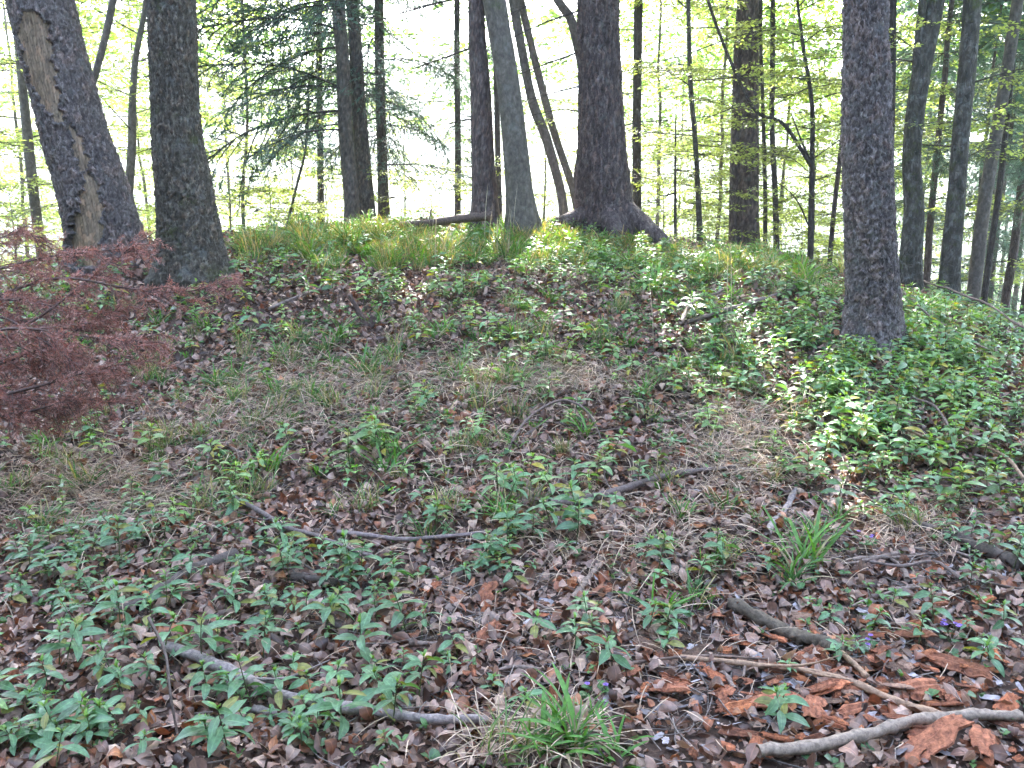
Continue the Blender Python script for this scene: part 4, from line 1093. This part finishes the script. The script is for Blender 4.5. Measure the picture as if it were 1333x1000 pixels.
for v in range(5):
    s = vi == v; m = int(s.sum())
    sc_ = rng.uniform(.35, .95, m) * np.where(cp_[s][:, 1] > 7.5, 1.15, .85)
    tin = rng.uniform(.8, 1.2, (m, 1)) * np.where(cp_[s][:, 1:2] > 8, np.array([[1.3, 1.15, .85]]), 1.0)  # crest grass tinted brighter and yellower: its sunlight is put into the colour
    scatter(gg_, TUFTS[v].arr(), cp_[s] - [0, 0, .01], rot_from(rng.uniform(0, 6.28, m), rng.normal(0, .08, m), rng.normal(0, .08, m)), sc_, tin)
tag(gg_.obj('grass', M_grass), kind='stuff', label='loose green grass on the crest and slope')
# dry straw
dg = Geo()
for px, py, rx, ry, n in [(620, 495, 260, 28, 900), (420, 540, 120, 40, 400), (720, 500, 110, 25, 700), (960, 570, 80, 50, 900), (90, 640, 120, 60, 1100), (190, 650, 90, 50, 600), (380, 500, 110, 40, 700), (560, 490, 140, 50, 600), (640, 600, 120, 50, 300), (820, 700, 150, 60, 350), (700, 360, 90, 25, 300), (1190, 690, 60, 30, 300), (300, 560, 140, 50, 600), (960, 620, 60, 30, 350), (700, 975, 70, 25, 160), (650, 700, 500, 200, 900)]:
    n = int(n * 1.6); P, ok = ground_hit(rng.normal(px, rx * .6, n), np.maximum(rng.normal(py, ry * .6, n), 200)); P = P[ok]; m = len(P)
    tp = blade_tpl(rng.uniform(20, 50), -rng.uniform(20, 60), 5, .014)
    scatter(dg, tp, P + [0, 0, .012] + rng.uniform(0, .02, (m, 1)) * [0, 0, 1], rot_from(rng.uniform(0, 6.28, m), rng.normal(.0, .22, m), rng.normal(0, .5, m)), rng.uniform(.08, .22, m), np.array((.56, .42, .31)) * rng.uniform(.55, 1.3, (m, 1)))
# a few tall pale stalks
for px, py, n in [(950, 440, 3), (735, 300, 6), (640, 330, 4), (660, 320, 4), (560, 350, 3), (850, 460, 2)]:
    for k in range(n):
        p = G(px + rng.normal(0, 8), py + rng.normal(0, 5)); 
        tp = blade_tpl(88, rng.uniform(60, 85), 6, .007)
        scatter(dg, tp, p[None], rot_from(rng.uniform(0, 6.28, 1), np.zeros(1), np.zeros(1)), rng.uniform(.4, .8, 1), np.array([(.5, .42, .3)]))
tag(dg.obj('dry_grass', M_dry), kind='stuff', label='bleached dry straw lying over the litter')

# twig litter
tw = Geo()
for px, py, rx, ry, n in [(650, 700, 600, 300, 900), (1230, 730, 90, 60, 190), (950, 850, 300, 120, 260), (600, 850, 300, 100, 160)]:
    P, ok = ground_hit(rng.normal(px, rx * .6, n), np.maximum(rng.normal(py, ry * .6, n), 200)); P = P[ok]
    for p in P:
        a = rng.uniform(0, 6.28); L = rng.uniform(.05, .28); b = rng.normal(0, .15)
        q = [np.array([p[0] + math.cos(a + b * k) * L * k / 2, p[1] + math.sin(a + b * k) * L * k / 2]) for k in range(3)]
        pts = np.array([[c[0], c[1], hz(*c) + rng.uniform(.008, .035)] for c in q]) if False else None
        zz = H(np.array([c[0] for c in q]), np.array([c[1] for c in q])) + rng.uniform(.008, .03) + rng.normal(0, .006, 3)
        pts = np.array([[c[0], c[1], z_] for c, z_ in zip(q, zz)])
        V, Q, uv = tube(catmull(pts, 5), np.linspace(1, .5, 5) * rng.uniform(.0012, .0035), 5, cap=False)
        tw.add(V, Q, np.array((1, 1, 1)) * rng.uniform(.7, 1.9), uv)
tag(tw.obj('twig_litter', M_stick), kind='stuff', label='thin broken twigs strewn in the litter')

# ------------------------------------------------------------------ fallen sticks and logs (each one its own thing)
def stick(name, label, cat, pts, r0, r1, lift=.0, tint=(1, 1, 1), mat=None, side=0, seed=0, arch=None, rough=.08, group=None, seg=12):
    g = np.random.default_rng(seed + 900)
    P = np.array([G(px, py) for px, py in pts])
    n = max(14, len(pts) * 8)
    S = catmull(P, n)
    S[:, 2] = H(S[:, 0], S[:, 1])
    k = np.ones(7) / 7; zz = np.convolve(np.pad(S[:, 2], 3, 'edge'), k, 'valid')
    S[:, 2] = np.maximum(zz, S[:, 2] - .004) + np.linspace(r0, r1, n) * .8 + lift + .014
    S[:, :2] += np.cumsum(g.normal(0, r0 * .10, (n, 2)), 0)
    if arch is not None: S[:, 2] += arch * np.sin(np.linspace(0, np.pi, n)) ** .8
    rad = np.linspace(r0, r1, n) * (1 + g.normal(0, .05, n))
    for q in range(max(1, n // 9)):
        c = g.integers(2, n - 2); rad[c - 1:c + 2] *= np.array([1.08, 1.22, 1.08])
    dsp = g.normal(0, r0 * rough, (n, seg))
    V, Q, uv = tube(S, rad, seg, dsp)
    base = S[0].copy()
    gg = Geo(); gg.add(V, Q, tint, uv)
    if side:
        o = empty(name, base); tag(o, label, cat, group)
        gg.obj('stem', mat or M_stick, o, base)
        for q in range(side):
            j = int(g.integers(n // 5, n - 2)); p0 = S[j]; d = S[min(j + 1, n - 1)] - S[j - 1]; a = math.atan2(d[1], d[0]) + g.choice([-1, 1]) * g.uniform(.5, 1.1)
            L = g.uniform(.08, .28)
            p1 = p0 + np.array([math.cos(a), math.sin(a), g.uniform(.0, .5)]) * L
            p1[2] = max(p1[2], hz(p1[0], p1[1]) + .01)
            V, Q, uv = tube(catmull([p0, (p0 + p1) / 2 + g.normal(0, .015, 3), p1], 7), np.linspace(r1 * .6, .0015, 7), 6)
            g2 = Geo(); g2.add(V, Q, tint, uv); g2.obj('side_twig', mat or M_stick, o, base)
        return o
    o = gg.obj(name, mat or M_stick, None, base); tag(o, label, cat, group)
    return o
GREY = (1.9, 1.9, 2.0); TAN = (2.3, 1.8, 1.35); DARK = (.75, .7, .68)
stick('fallen_stick', 'long pale grey stick lying across the front left litter', 'stick', [(215, 858), (300, 895), (365, 925), (450, 940), (540, 952), (625, 955)], .019, .014, lift=.022, tint=GREY, seed=1, side=2)
stick('fallen_branch', 'smooth curved grey branch in the bottom right corner', 'branch', [(985, 999), (1060, 990), (1130, 975), (1190, 955), (1260, 950), (1332, 955)], .019, .016, lift=.02, tint=(1.9, 1.8, 1.6), seed=2)
stick('fallen_stick', 'long tan stick above the curved grey branch at bottom right', 'stick', [(885, 868), (990, 880), (1060, 890), (1110, 905), (1170, 930), (1245, 952)], .009, .012, lift=.012, tint=TAN, seed=3, side=2)
stick('fallen_stick', 'short tan stick with a cut end touching the long tan one', 'stick', [(1094, 863), (1128, 897)], .009, .010, lift=.02, tint=TAN, seed=4)
stick('rotting_log', 'thick dark mossy log piece left of the violets at right', 'log', [(950, 798), (1010, 828), (1060, 845), (1102, 862)], .030, .022, tint=(.8, .75, .6), seed=5, rough=.14)
stick('fallen_branch', 'dark slender branch bending down from left to the middle', 'branch', [(305, 664), (345, 685), (370, 702), (430, 722), (495, 746)], .013, .008, lift=.035, tint=(1.1, 1.05, 1.1), seed=6, side=2)
stick('fallen_stick', 'straight greyish stick between the herbs in the middle', 'stick', [(440, 708), (500, 716), (560, 714), (642, 706)], .011, .009, lift=.03, tint=(1.5, 1.4, 1.5), seed=7)
stick('fallen_branch', 'dark wavy branch crossing the litter right of centre', 'branch', [(715, 672), (780, 662), (850, 640), (900, 628), (958, 622)], .024, .009, lift=.03, tint=(1.0, .9, .9), seed=8, side=3)
stick('arched_twig', 'thin twig bent into an arch in the middle of the slope', 'twig', [(660, 598), (690, 575), (730, 562), (765, 568), (785, 580)], .009, .004, tint=(1.2, 1.05, 1.0), seed=9, arch=.16)
stick('birch_stick', 'mottled grey stick pointing away near the wide bladed tuft', 'stick', [(998, 704), (1015, 676), (1033, 645)], .017, .014, tint=GREY, seed=10)
stick('birch_stick', 'short stubby pale stick piece right of the mottled one', 'stick', [(1078, 672), (1086, 655), (1092, 636)], .022, .021, tint=(2.1, 1.9, 1.8), seed=11)
stick('fallen_pole', 'grey barked pole slanting up to the right below the crest', 'pole', [(892, 430), (930, 418), (960, 408), (1000, 395), (1030, 380), (1064, 363)], .018, .024, lift=.02, tint=(1.0, .9, .85), seed=12)
stick('fallen_stick', 'pole like stick slanting up left of the straw at left', 'stick', [(40, 735), (100, 712), (150, 690), (195, 652)], .012, .010, lift=.01, tint=(1.3, 1.2, 1.2), seed=13)
stick('rotting_log', 'dark log half hidden by herbs left of the long branch', 'log', [(150, 806), (215, 775), (255, 752), (310, 733)], .016, .026, tint=DARK, seed=14)
stick('fallen_stick', 'short dark log piece below the slender bent branch', 'stick', [(380, 760), (410, 763), (445, 770)], .018, .014, tint=DARK, seed=15)
stick('fallen_stick', 'thin stick in the litter right of the thick upright trunk', 'stick', [(350, 412), (385, 396), (432, 380)], .012, .009, lift=.03, tint=(1.3, 1.2, 1.2), seed=16)
stick('fallen_branch', 'thin branch lying down the slope right of the lone pine', 'branch', [(1165, 395), (1200, 428), (1240, 455), (1285, 484)], .010, .007, lift=.12, tint=(1.2, 1.05, .95), seed=17, side=2)
stick('fallen_branch', 'forked bare branch reaching from the right edge over the herbs', 'branch', [(1332, 470), (1290, 440), (1240, 415), (1200, 398)], .010, .006, lift=.22, tint=(1.0, .85, .8), seed=18, side=4)
stick('fallen_stick', 'crooked pale stick in the herbs at the right edge', 'stick', [(1180, 575), (1220, 590), (1262, 590), (1310, 612), (1332, 640)], .007, .009, lift=.04, tint=TAN, seed=19)
stick('fallen_stick', 'thin curved stick arching through the dense right herb patch', 'stick', [(1190, 535), (1215, 545), (1235, 580), (1240, 610)], .007, .005, lift=.06, tint=(1.4, 1.2, 1.1), seed=20)
stick('rotting_log', 'dark crumbling log at the right among grey twigs', 'log', [(1180, 690), (1230, 705), (1280, 728), (1332, 748)], .02, .028, tint=DARK, seed=21, rough=.15)
stick('fallen_stick', 'short broken stub pointing at the viewer behind the violets', 'stick', [(1128, 748), (1145, 730), (1152, 712)], .014, .011, tint=(.9, .7, .7), seed=22)
stick('fallen_stick', 'narrow stick lying among bark pieces at front centre right', 'stick', [(745, 790), (765, 765), (782, 735)], .013, .010, tint=(1.5, 1.35, 1.2), seed=23)
stick('fallen_stick', 'grey stick below the long pale one at front left', 'stick', [(330, 935), (370, 942), (405, 948)], .014, .012, tint=GREY, seed=24)
stick('fallen_stick', 'thin straight stick left of the red bark pile', 'stick', [(820, 880), (860, 872), (920, 868), (1000, 872)], .005, .004, lift=.02, tint=(1.2, 1., .9), seed=25)
stick('fallen_stick', 'dark thin stick crossing left of the mottled grey stick', 'stick', [(1130, 745), (1170, 752), (1215, 748), (1250, 770)], .006, .008, lift=.03, tint=(1.0, .9, .9), seed=26)
stick('fallen_stick', 'stick end poking from straw above the curved dark branch', 'stick', [(885, 438), (900, 414), (930, 400), (945, 392)], .013, .010, lift=.08, tint=(1.3, 1.15, 1.1), seed=27)
for k in range(60):
    px, py = (rng.normal(1180, 110), rng.normal(720, 60)) if k % 3 == 0 else (rng.uniform(200, 1250), rng.uniform(470, 900))
    px = min(px, 1300); a = rng.uniform(0, 6.28); L = rng.uniform(40, 110)
    q = [(px - math.cos(a) * L / 2, py - math.sin(a) * L * .22), (px + rng.normal(0, 5), py + rng.normal(0, 3)), (px + math.cos(a) * L / 2, py + math.sin(a) * L * .22)]
    stick('fallen_twig', 'thin dark twig fallen on the leaf litter of the slope', 'twig', q, rng.choice([.005, .007, .010, .013]), .004, lift=.012, tint=np.array((1, .9, .85)) * rng.uniform(.7, 1.6), seed=100 + k, group='thin dark twigs on the slope', seg=8)
# upright twig at the front left
o = Geo(); b = G(232, 965); tp_ = b + np.array([-.11, .12, .34])
V, Q, uv = tube(catmull([b, b + [-.02, .02, .14], b + [-.05, .08, .24], tp_], 12), np.linspace(.0035, .005, 12), 6); o.add(V, Q, (1.1, 1., .95), uv)
tag(o.obj('upright_twig', M_stick, None, b), 'thin dead twig standing upright in the front left herbs', 'twig')
# short fallen log on the crest
lg = empty('fallen_log', at(582, 287, 10.0)); tag(lg, 'short fallen log resting on the crest before the reddish spruce', 'log')
P = catmull([at(520, 293, 9.9), at(560, 290, 9.9), at(600, 285, 9.95), at(641, 281, 10.0)], 26)
V, Q, uv = tube(P, np.linspace(.03, .055, 26) * (1 + rng.normal(0, .05, 26)), 16, rng.normal(0, .004, (26, 16)))
g2 = Geo(); g2.add(V, Q, (.9, .75, .65), uv); g2.obj('stem', M_stick, lg, np.array(lg.location))
for q in (8, 15): 
    V, Q, uv = tube(catmull([P[q], P[q] + [.03, -.02, .12 + q * .004]], 5), np.linspace(.012, .006, 5), 6); g2 = Geo(); g2.add(V, Q, (.9, .75, .65), uv); g2.obj('branch_stub', M_stick, lg, np.array(lg.location))
# small dark stump
stp = G(478, 428); sg = empty('tree_stump', stp); tag(sg, 'small dark splintered stump with a leaning snag left of centre', 'stump')
for nm, pp, r in (('snag', [stp, stp + [-.06, .05, .10], stp + [-.14, .1, .24]], (.028, .012)), ('root', [stp + [-.1, .02, -.01], stp + [.05, .02, .03], stp + [.22, .04, .0]], (.035, .018)), ('stub', [stp + [.02, .0, -.02], stp + [.05, .02, .09]], (.035, .022))):
    P = catmull(np.array(pp), 12); V, Q, uv = tube(P, np.linspace(*r, 12), 10, rng.normal(0, .004, (12, 10))); g2 = Geo(); g2.add(V, Q, (.55, .42, .36), uv); g2.obj(nm, M_stick, sg, stp)

# ------------------------------------------------------------------ rotten bark pieces
def chunk(seed, L, W, T, curve=.3):
    g = np.random.default_rng(seed); nu, nv = 14, 9
    u = np.linspace(-1, 1, nu)[:, None] * np.ones((1, nv)); v = np.linspace(-1, 1, nv)[None] * np.ones((nu, 1))
    prof = lambda: np.convolve(g.normal(0, .2, nu + 2), [.3, .4, .3], 'valid')
    T *= .65; w0 = 1 + prof() * 1.3; w1 = 1 + prof() * 1.3; e0 = g.normal(0, .08, nv); e1 = g.normal(0, .08, nv)
    x = u * L / 2 + (np.where(u > 0, 1, -1) * np.abs(u) ** 3) * (np.where(u > 0, e0[None], e1[None])) * L / 2
    y = v * W / 2 * np.where(v > 0, w0[:, None], w1[:, None]) * (1 - .15 * np.abs(u) ** 3)
    rim = np.maximum(np.abs(u), np.abs(v)); 
    rid = g.normal(0, .55, (1, nv)) + g.normal(0, .14, (nu, nv)) + np.where(u > g.uniform(-.3, .6), g.normal(0, .6), 0)
    up = -curve * (y ** 2) / W + T * .5 * (1 - rim ** 10 * .7) * (1.1 + rid) 
    dn = -curve * (y ** 2) / W - T * .5 * (1 - rim ** 6 * .85)
    top = np.stack([x, y, up], -1).reshape(-1, 3); bot = np.stack([x, y, dn], -1).reshape(-1, 3)
    a = (np.arange(nu - 1)[:, None] * nv + np.arange(nv - 1)[None]).ravel(); n = nu * nv
    Q = [np.stack([a, a + nv, a + nv + 1, a + 1], -1), np.stack([a + n, a + n + 1, a + n + nv + 1, a + n + nv], -1)]
    ring = list(range(0, nv)) + [i * nv + nv - 1 for i in range(1, nu)] + [(nu - 1) * nv + j for j in range(nv - 2, -1, -1)] + [i * nv for i in range(nu - 2, 0, -1)]
    r = np.array(ring); r2 = np.roll(r, -1)
    Q.append(np.stack([r, r2, r2 + n, r + n], -1))
    V = np.vstack([top, bot]); Q = np.concatenate(Q)
    return V, Q, np.ones((len(V), 3)), np.zeros((len(V), 2))
CH = [chunk(s, L, W, T, c) for s, (L, W, T, c) in enumerate([(.13, .05, .014, .3), (.09, .06, .012, .5), (.16, .06, .018, .2), (.07, .04, .012, .4), (.11, .035, .016, .1), (.06, .05, .010, .6)])]
def chunk_obj(i, px, py, s, az, tint, lab, grp, tilt=.0, mat=None, lift=.026):
    p = G(px, py); V, Q, T, U = CH[i]
    M = rot_from(np.array([az]), np.array([rng.normal(0, .2) + tilt]), np.array([rng.normal(0, .3)]))[0]
    gg = Geo(); gg.add((V @ M.T) * s, Q, T * np.array(tint), U)
    o = obj('bark_piece', gg.data('bark_piece', mat or M_rotten, smooth=False), None, (p[0], p[1], p[2] + lift))
    tag(o, lab, 'bark piece', grp)
RB = [(1010, 925, 2, 1.5, .3, 'largest lit orange slab of rotten bark at bottom right'), (1060, 935, 1, 1.5, 1.2, 'broad orange bark block right of the largest slab'), (1200, 912, 1, 1.7, .2, 'square orange block of rotten bark above the curved branch'), (1205, 985, 2, 2.1, .25, 'big dark orange slab under the curved branch at the bottom edge'), (1285, 985, 1, 2.0, 1.2, 'orange bark block at the bottom right corner'),
      (1065, 912, 4, 1.2, .1, 'narrow orange bark strip above the broad block'), (940, 915, 3, 1.4, .6, 'small orange lump left of the largest slab'), (880, 905, 4, 1.2, -.1, 'flat red brown strip left of the orange pile'), (632, 785, 1, 1.6, 1.3, 'upright red brown bark plate left of centre front'), (637, 838, 2, 1.2, 1.1, 'curved red brown bark piece below the upright plate'), (870, 912, 4, 1.4, -.2, 'long thin orange bark strip in the dark litter'), (820, 888, 5, 1.3, .2, 'small bright orange bark chip under the little seedling'),
      (1190, 840, 2, 1.2, .1, 'red bark slab just left of the violets'), (1250, 880, 2, 1.5, -.6, 'long slanting red bark slab below the violets'), (845, 805, 1, 1.1, .8, 'dark red bark plate in the litter at centre right'), (775, 850, 3, 1.3, .1, 'dull red bark lump at front centre'), (1125, 880, 1, 1.2, .9, 'dark red block right of the short cut stick'), (1090, 885, 5, 1.4, .2, 'rounded red lump under the short cut stick'), (1215, 800, 4, 1.2, -.8, 'red bark strip above the violets')]
for k, (px, py, i, s, az, lab) in enumerate(RB):
    s *= .8
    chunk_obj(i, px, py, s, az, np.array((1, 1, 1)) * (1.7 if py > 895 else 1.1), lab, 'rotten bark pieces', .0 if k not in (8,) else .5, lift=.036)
for k in range(290):
    if k < 245: px, py = rng.normal(1100, 150), rng.normal(900, 60)
    else: px, py = rng.uniform(560, 1300), rng.uniform(700, 930)
    if not (830 < px < 1340 and py < 1000 or k >= 245): continue
    chunk_obj(int(rng.integers(0, 6)), px, py, rng.uniform(.3, .95), rng.normal(.1, .8), np.array([(1, 1, 1), (1.1, 1.0, .8), (.8, 1.25, 1.6), (1, .9, .8)][k % 4]) * rng.uniform(.5, 1.9), 'small reddish chip of rotten bark strewn at the front right', 'small rotten bark chips')
fl = Geo()
for k in range(420):
    if k < 300: px, py = rng.normal(1080, 190), rng.normal(880, 75)
    else: px, py = rng.uniform(500, 1330), rng.uniform(620, 990)
    if not (0 < px < 1400 and py < 999): continue
    p = G(px, py); V, Q, T, U = CH[int(rng.integers(0, 6))]
    M = rot_from(rng.uniform(0, 6.28, 1), rng.normal(0, .25, 1), rng.normal(0, .35, 1))[0]
    fl.add(((V * [1, 1, .25]) @ M.T) * rng.uniform(.25, .55) + p + [0, 0, .016], Q, T * rng.choice([.5, .8, 1.0, 1.25]) * np.array([1, 1, 1.03]), U)
tag(fl.obj('bark_flakes', M_flake, smooth=False), kind='stuff', label='pale grey flakes of shed bark in the litter')

# cone
cb = G(803, 960); cg = Geo()
for i in range(90):
    f = i / 90; a = i * 2.4; r = .017 * math.sin(math.pi * (.12 + .8 * f)); 
    tp = leaf_tpl(1, .8, 3, 55, 10, .2, .6)
    M = rot_from(np.array([a]), np.array([.5 - f]), np.array([0.]))
    scatter(cg, tp, np.array([[math.cos(a) * r * .6, math.sin(a) * r * .6, .008 + f * .085]]), M, np.array([.016]), np.array([(.16, .10, .07)]))
V, Q, uv = tube(np.array([[0, 0, 0], [0, 0, .03], [0, 0, .09]]), [.006, .012, .004], 8); cg.add(V, Q, (.12, .08, .06), uv)
co = cg.obj('spruce_cone', M_dry, None); co.location = cb + np.array([0, 0, .018]); co.rotation_euler = (1.25, .1, .4); tag(co, 'brown scaly cone lying beside the grass at the bottom edge', 'cone')

# violets
def violet(px, py, lab, n=4):
    p = G(px, py); t = empty('violet_plant', p); tag(t, lab, 'flower', 'small violets')
    lf, st, fw = Geo(), Geo(), Geo()
    for q in range(7):
        a = rng.uniform(0, 6.28); e = np.array([math.cos(a), math.sin(a), 1.3]) * rng.uniform(.02, .035)
        V, Q, uv = tube(catmull([np.zeros(3), e], 4), [.0012] * 4, 4); st.add(V + p, Q, (1, 1, 1), uv)
        scatter(lf, leaf_tpl(1, .85, 4, 20, -30, .1, .5), (p + e)[None], rot_from(np.array([a]), np.array([0.]), np.array([0.])), np.array([.032]), np.array([(.055, .13, .05)]))
    for q in range(n):
        a = rng.uniform(0, 6.28); e = np.array([math.cos(a) * .03, math.sin(a) * .03, rng.uniform(.05, .08)])
        V, Q, uv = tube(catmull([np.zeros(3), e * [.4, .4, .7], e], 5), [.001] * 5, 4); st.add(V + p, Q, (1, 1, 1), uv)
        for k in range(5):
            scatter(fw, leaf_tpl(1, .8, 3, 30, -20, .1, .45), (p + e)[None], rot_from(np.array([a + k * 1.257]), np.array([.3]), np.array([0.])), np.array([.012]), np.array([(.28, .16, .50)]))
    lf.obj('foliage', M_herb, t, p); st.obj('stem', M_stem, t, p); fw.obj('blossom', M_petal, t, p)
violet(1236, 838, 'largest violet clump, purple blossoms above the slanting bark slab', 7)
violet(1138, 862, 'violet with few blossoms at the end of the dark mossy log', 3)
violet(1125, 716, 'violet tuft below the dense herbs, left of the grey twigs', 3)
violet(776, 918, 'single pale violet right of the front grass tufts', 2)

# ------------------------------------------------------------------ dead spruce branch, reddish needles, left
bp_ = at(-90, 500, 4.3)
ds = empty('dead_spruce_branch', bp_); tag(ds, 'dead spruce bough with dense rusty red needles reaching in from the left edge', 'branch')
limbs = [([(-120, 500, 4.4), (-20, 455, 4.4), (70, 400, 4.5), (140, 345, 4.6), (205, 300, 4.7)], .012),
         ([(-120, 440, 4.2), (0, 385, 4.3), (80, 362, 4.4), (170, 376, 4.5), (240, 380, 4.55), (292, 368, 4.6)], .010),
         ([(-120, 540, 4.3), (-20, 520, 4.2), (60, 500, 4.2), (130, 480, 4.2), (185, 470, 4.2)], .012),
         ([(-120, 380, 4.6), (-20, 355, 4.7), (60, 335, 4.8), (120, 328, 4.8), (180, 322, 4.9)], .009),
         ([(-110, 470, 4.1), (0, 430, 4.0), (70, 432, 4.0), (140, 442, 4.05), (205, 446, 4.1)], .009),
         ([(-110, 560, 4.3), (-20, 545, 4.25), (40, 535, 4.2), (100, 520, 4.2), (150, 525, 4.2)], .010),
         ([(-110, 420, 4.4), (-10, 410, 4.5), (50, 440, 4.4), (110, 480, 4.4), (150, 500, 4.4)], .009),
         ([(-110, 460, 4.6), (-10, 470, 4.6), (50, 470, 4.6), (110, 455, 4.6)], .009),
         ([(-110, 500, 4.5), (-20, 480, 4.5), (50, 455, 4.5), (110, 425, 4.5), (160, 400, 4.55)], .009),
         ([(-110, 400, 4.6), (-20, 390, 4.6), (50, 395, 4.6), (110, 410, 4.6), (165, 425, 4.6)], .008),
         ([(-110, 520, 4.3), (-20, 505, 4.3), (40, 520, 4.3), (85, 530, 4.3)], .008),
         ([(-110, 350, 4.8), (-30, 320, 4.9), (20, 305, 5.0), (60, 310, 5.0)], .007)]
nd = Geo()
g = np.random.default_rng(5)
segs = []
for li, (pts, r) in enumerate(limbs):
    P = catmull(np.array([at(*q) for q in pts]), 26)
    V, Q, uv = tube(P, np.linspace(r, .002, 26), 7); gg = Geo(); gg.add(V, Q, (.8, .6, .55), uv); gg.obj('limb', M_stick, ds, bp_)
    tg_ = Geo()
    for k in range(46):
        q = g.uniform(.2, .99) * 24.9; j = int(q); p0 = P[j] + (P[j + 1] - P[j]) * (q - j); d = P[j + 1] - P[j]; d /= np.linalg.norm(d)
        sd2 = np.cross(d, [0, 0, 1]); sd2 /= np.linalg.norm(sd2)
        L = g.uniform(.10, .34) * (1.1 - q / 26 * .6)
        dr = d * g.uniform(.4, 1) + sd2 * g.choice([-1, 1]) * g.uniform(.4, 1) + np.array([0, 0, g.uniform(-.75, .25)])
        dr /= np.linalg.norm(dr)
        pp = catmull([p0, p0 + dr * L * .5 + g.normal(0, .01, 3), p0 + dr * L + np.array([0, 0, -.12 * L])], 6)
        V, Q, uv = tube(pp, np.linspace(.003, .001, 6), 4, cap=False); tg_.add(V, Q, (.8, .6, .55), uv)
        segs.append((pp, L))
        for m in range(int(L / .07)):
            qq = g.uniform(.2, .95) * 4.9; jj = int(qq); b0 = pp[jj] + (pp[jj + 1] - pp[jj]) * (qq - jj)
            d3 = dr + g.normal(0, .6, 3); d3 /= np.linalg.norm(d3); l3 = g.uniform(.03, .10)
            p3 = catmull([b0, b0 + d3 * l3], 3); V, Q, uv = tube(p3, [.0015, .0012, .001], 3, cap=False); tg_.add(V, Q, (.8, .6, .55), uv)
            segs.append((p3, l3))
    tg_.obj('twigs', M_stick, ds, bp_)
    segs.append((P[14:], np.linalg.norm(P[14] - P[-1])))
pos, D = [], []
for pp, L in segs:
    if g.random() < .12: continue
    n = int(L / .0024)
    q = g.uniform(0, 1, n) * (len(pp) - 1.001); i = q.astype(int); f = (q - i)[:, None]
    d = pp[i + 1] - pp[i]; d /= np.linalg.norm(d, axis=1, keepdims=True)
    r = g.normal(0, 1, (n, 3)); r -= (r * d).sum(1, keepdims=True) * d; r /= np.linalg.norm(r, axis=1, keepdims=True)
    dd = d * .65 + r * .8; dd /= np.linalg.norm(dd, axis=1, keepdims=True)
    pos.append(pp[i] * (1 - f) + pp[i + 1] * f); D.append(dd)
pos = np.concatenate(pos); D = np.concatenate(D); n = len(pos)
nq = (np.array([[0, -.06, 0], [1, -.04, 0], [1, .04, 0], [0, .06, 0]]), np.array([[0, 1, 2, 3]]), np.ones((4, 3)), np.zeros((4, 2)))
cc = np.array([(.38, .16, .125), (.27, .13, .11), (.46, .28, .23), (.34, .22, .19)])[g.integers(0, 4, n)] * g.uniform(.7, 1.3, (n, 1))
scatter(nd, nq, pos, rot_from(np.arctan2(D[:, 1], D[:, 0]), np.arcsin(np.clip(D[:, 2], -1, 1)), g.uniform(0, 3, n)), g.uniform(.014, .026, n), cc)
nd.obj('needles', M_rust, ds, bp_)

# ------------------------------------------------------------------ far wood across the valley, and the air
fw_ = Geo()
n = 900
a = rng.uniform(-.75, .75, n); rr_ = np.where(rng.random(n) < .35, rng.uniform(45, 120, n), rng.uniform(230, 560, n))
x = np.sin(a) * rr_; y = np.cos(a) * rr_
keep = (patchy(x, y, .012, .6) > .42)
x, y, rr_ = x[keep], y[keep], rr_[keep]; z = H(x, y); m = len(x)
lump = leaf_tpl(1, .9, 2, 20, -20, .2, .5)
for i in range(m):
    con = rng.random() < .5; h = rng.uniform(12, 20) * (1 if rr_[i] > 200 else .6); w = h * (.16 if con else .32)
    k = 60
    f = rng.random(k) ** .8; th = rng.uniform(0, 6.28, k); rad = w * (1 - f * .95 if con else np.sin(np.pi * (.12 + .85 * f)) * .9 + .1) * rng.uniform(.5, 1, k)
    P = np.stack([x[i] + np.cos(th) * rad, y[i] + np.sin(th) * rad, z[i] + h * (.08 + .92 * f)], -1)
    c = np.array((.035, .075, .035)) if con else np.array((.12, .20, .045))
    scatter(fw_, lump, P, rot_from(th, rng.uniform(-.6, .3, k), rng.normal(0, .6, k)), rng.uniform(.9, 1.5, k) * w * .75, c * rng.uniform(.7, 1.3, (k, 1)))
tag(fw_.obj('distant_wood', M_beech), kind='stuff', label='hazy far off wood on the slope across the valley')

zmin = float(GZ.min()) - 1; zmax = max(float(GZ.max()), 30) + 25
me = bpy.data.meshes.new('haze')
xa, xb, ya, yb = -1100, 1100, -600, 1400
vs = [(x_, y_, z_) for x_ in (xa, xb) for y_ in (ya, yb) for z_ in (zmin, zmax)]
me.from_pydata(vs, [], [(0, 1, 3, 2), (4, 6, 7, 5), (0, 4, 5, 1), (2, 3, 7, 6), (0, 2, 6, 4), (1, 5, 7, 3)])
hm = bpy.data.materials.new('haze'); hm.use_nodes = True
hm.node_tree.nodes.remove(hm.node_tree.nodes['Principled BSDF'])
pv = hm.node_tree.nodes.new('ShaderNodeVolumePrincipled'); pv.inputs['Color'].default_value = (.93, .97, 1, 1); pv.inputs['Density'].default_value = .0026; pv.inputs['Anisotropy'].default_value = .35
hm.node_tree.links.new(pv.outputs[0], hm.node_tree.nodes['Material Output'].inputs['Volume'])
me.materials.append(hm)
hzo = obj('haze', me); tag(hzo, kind='stuff')
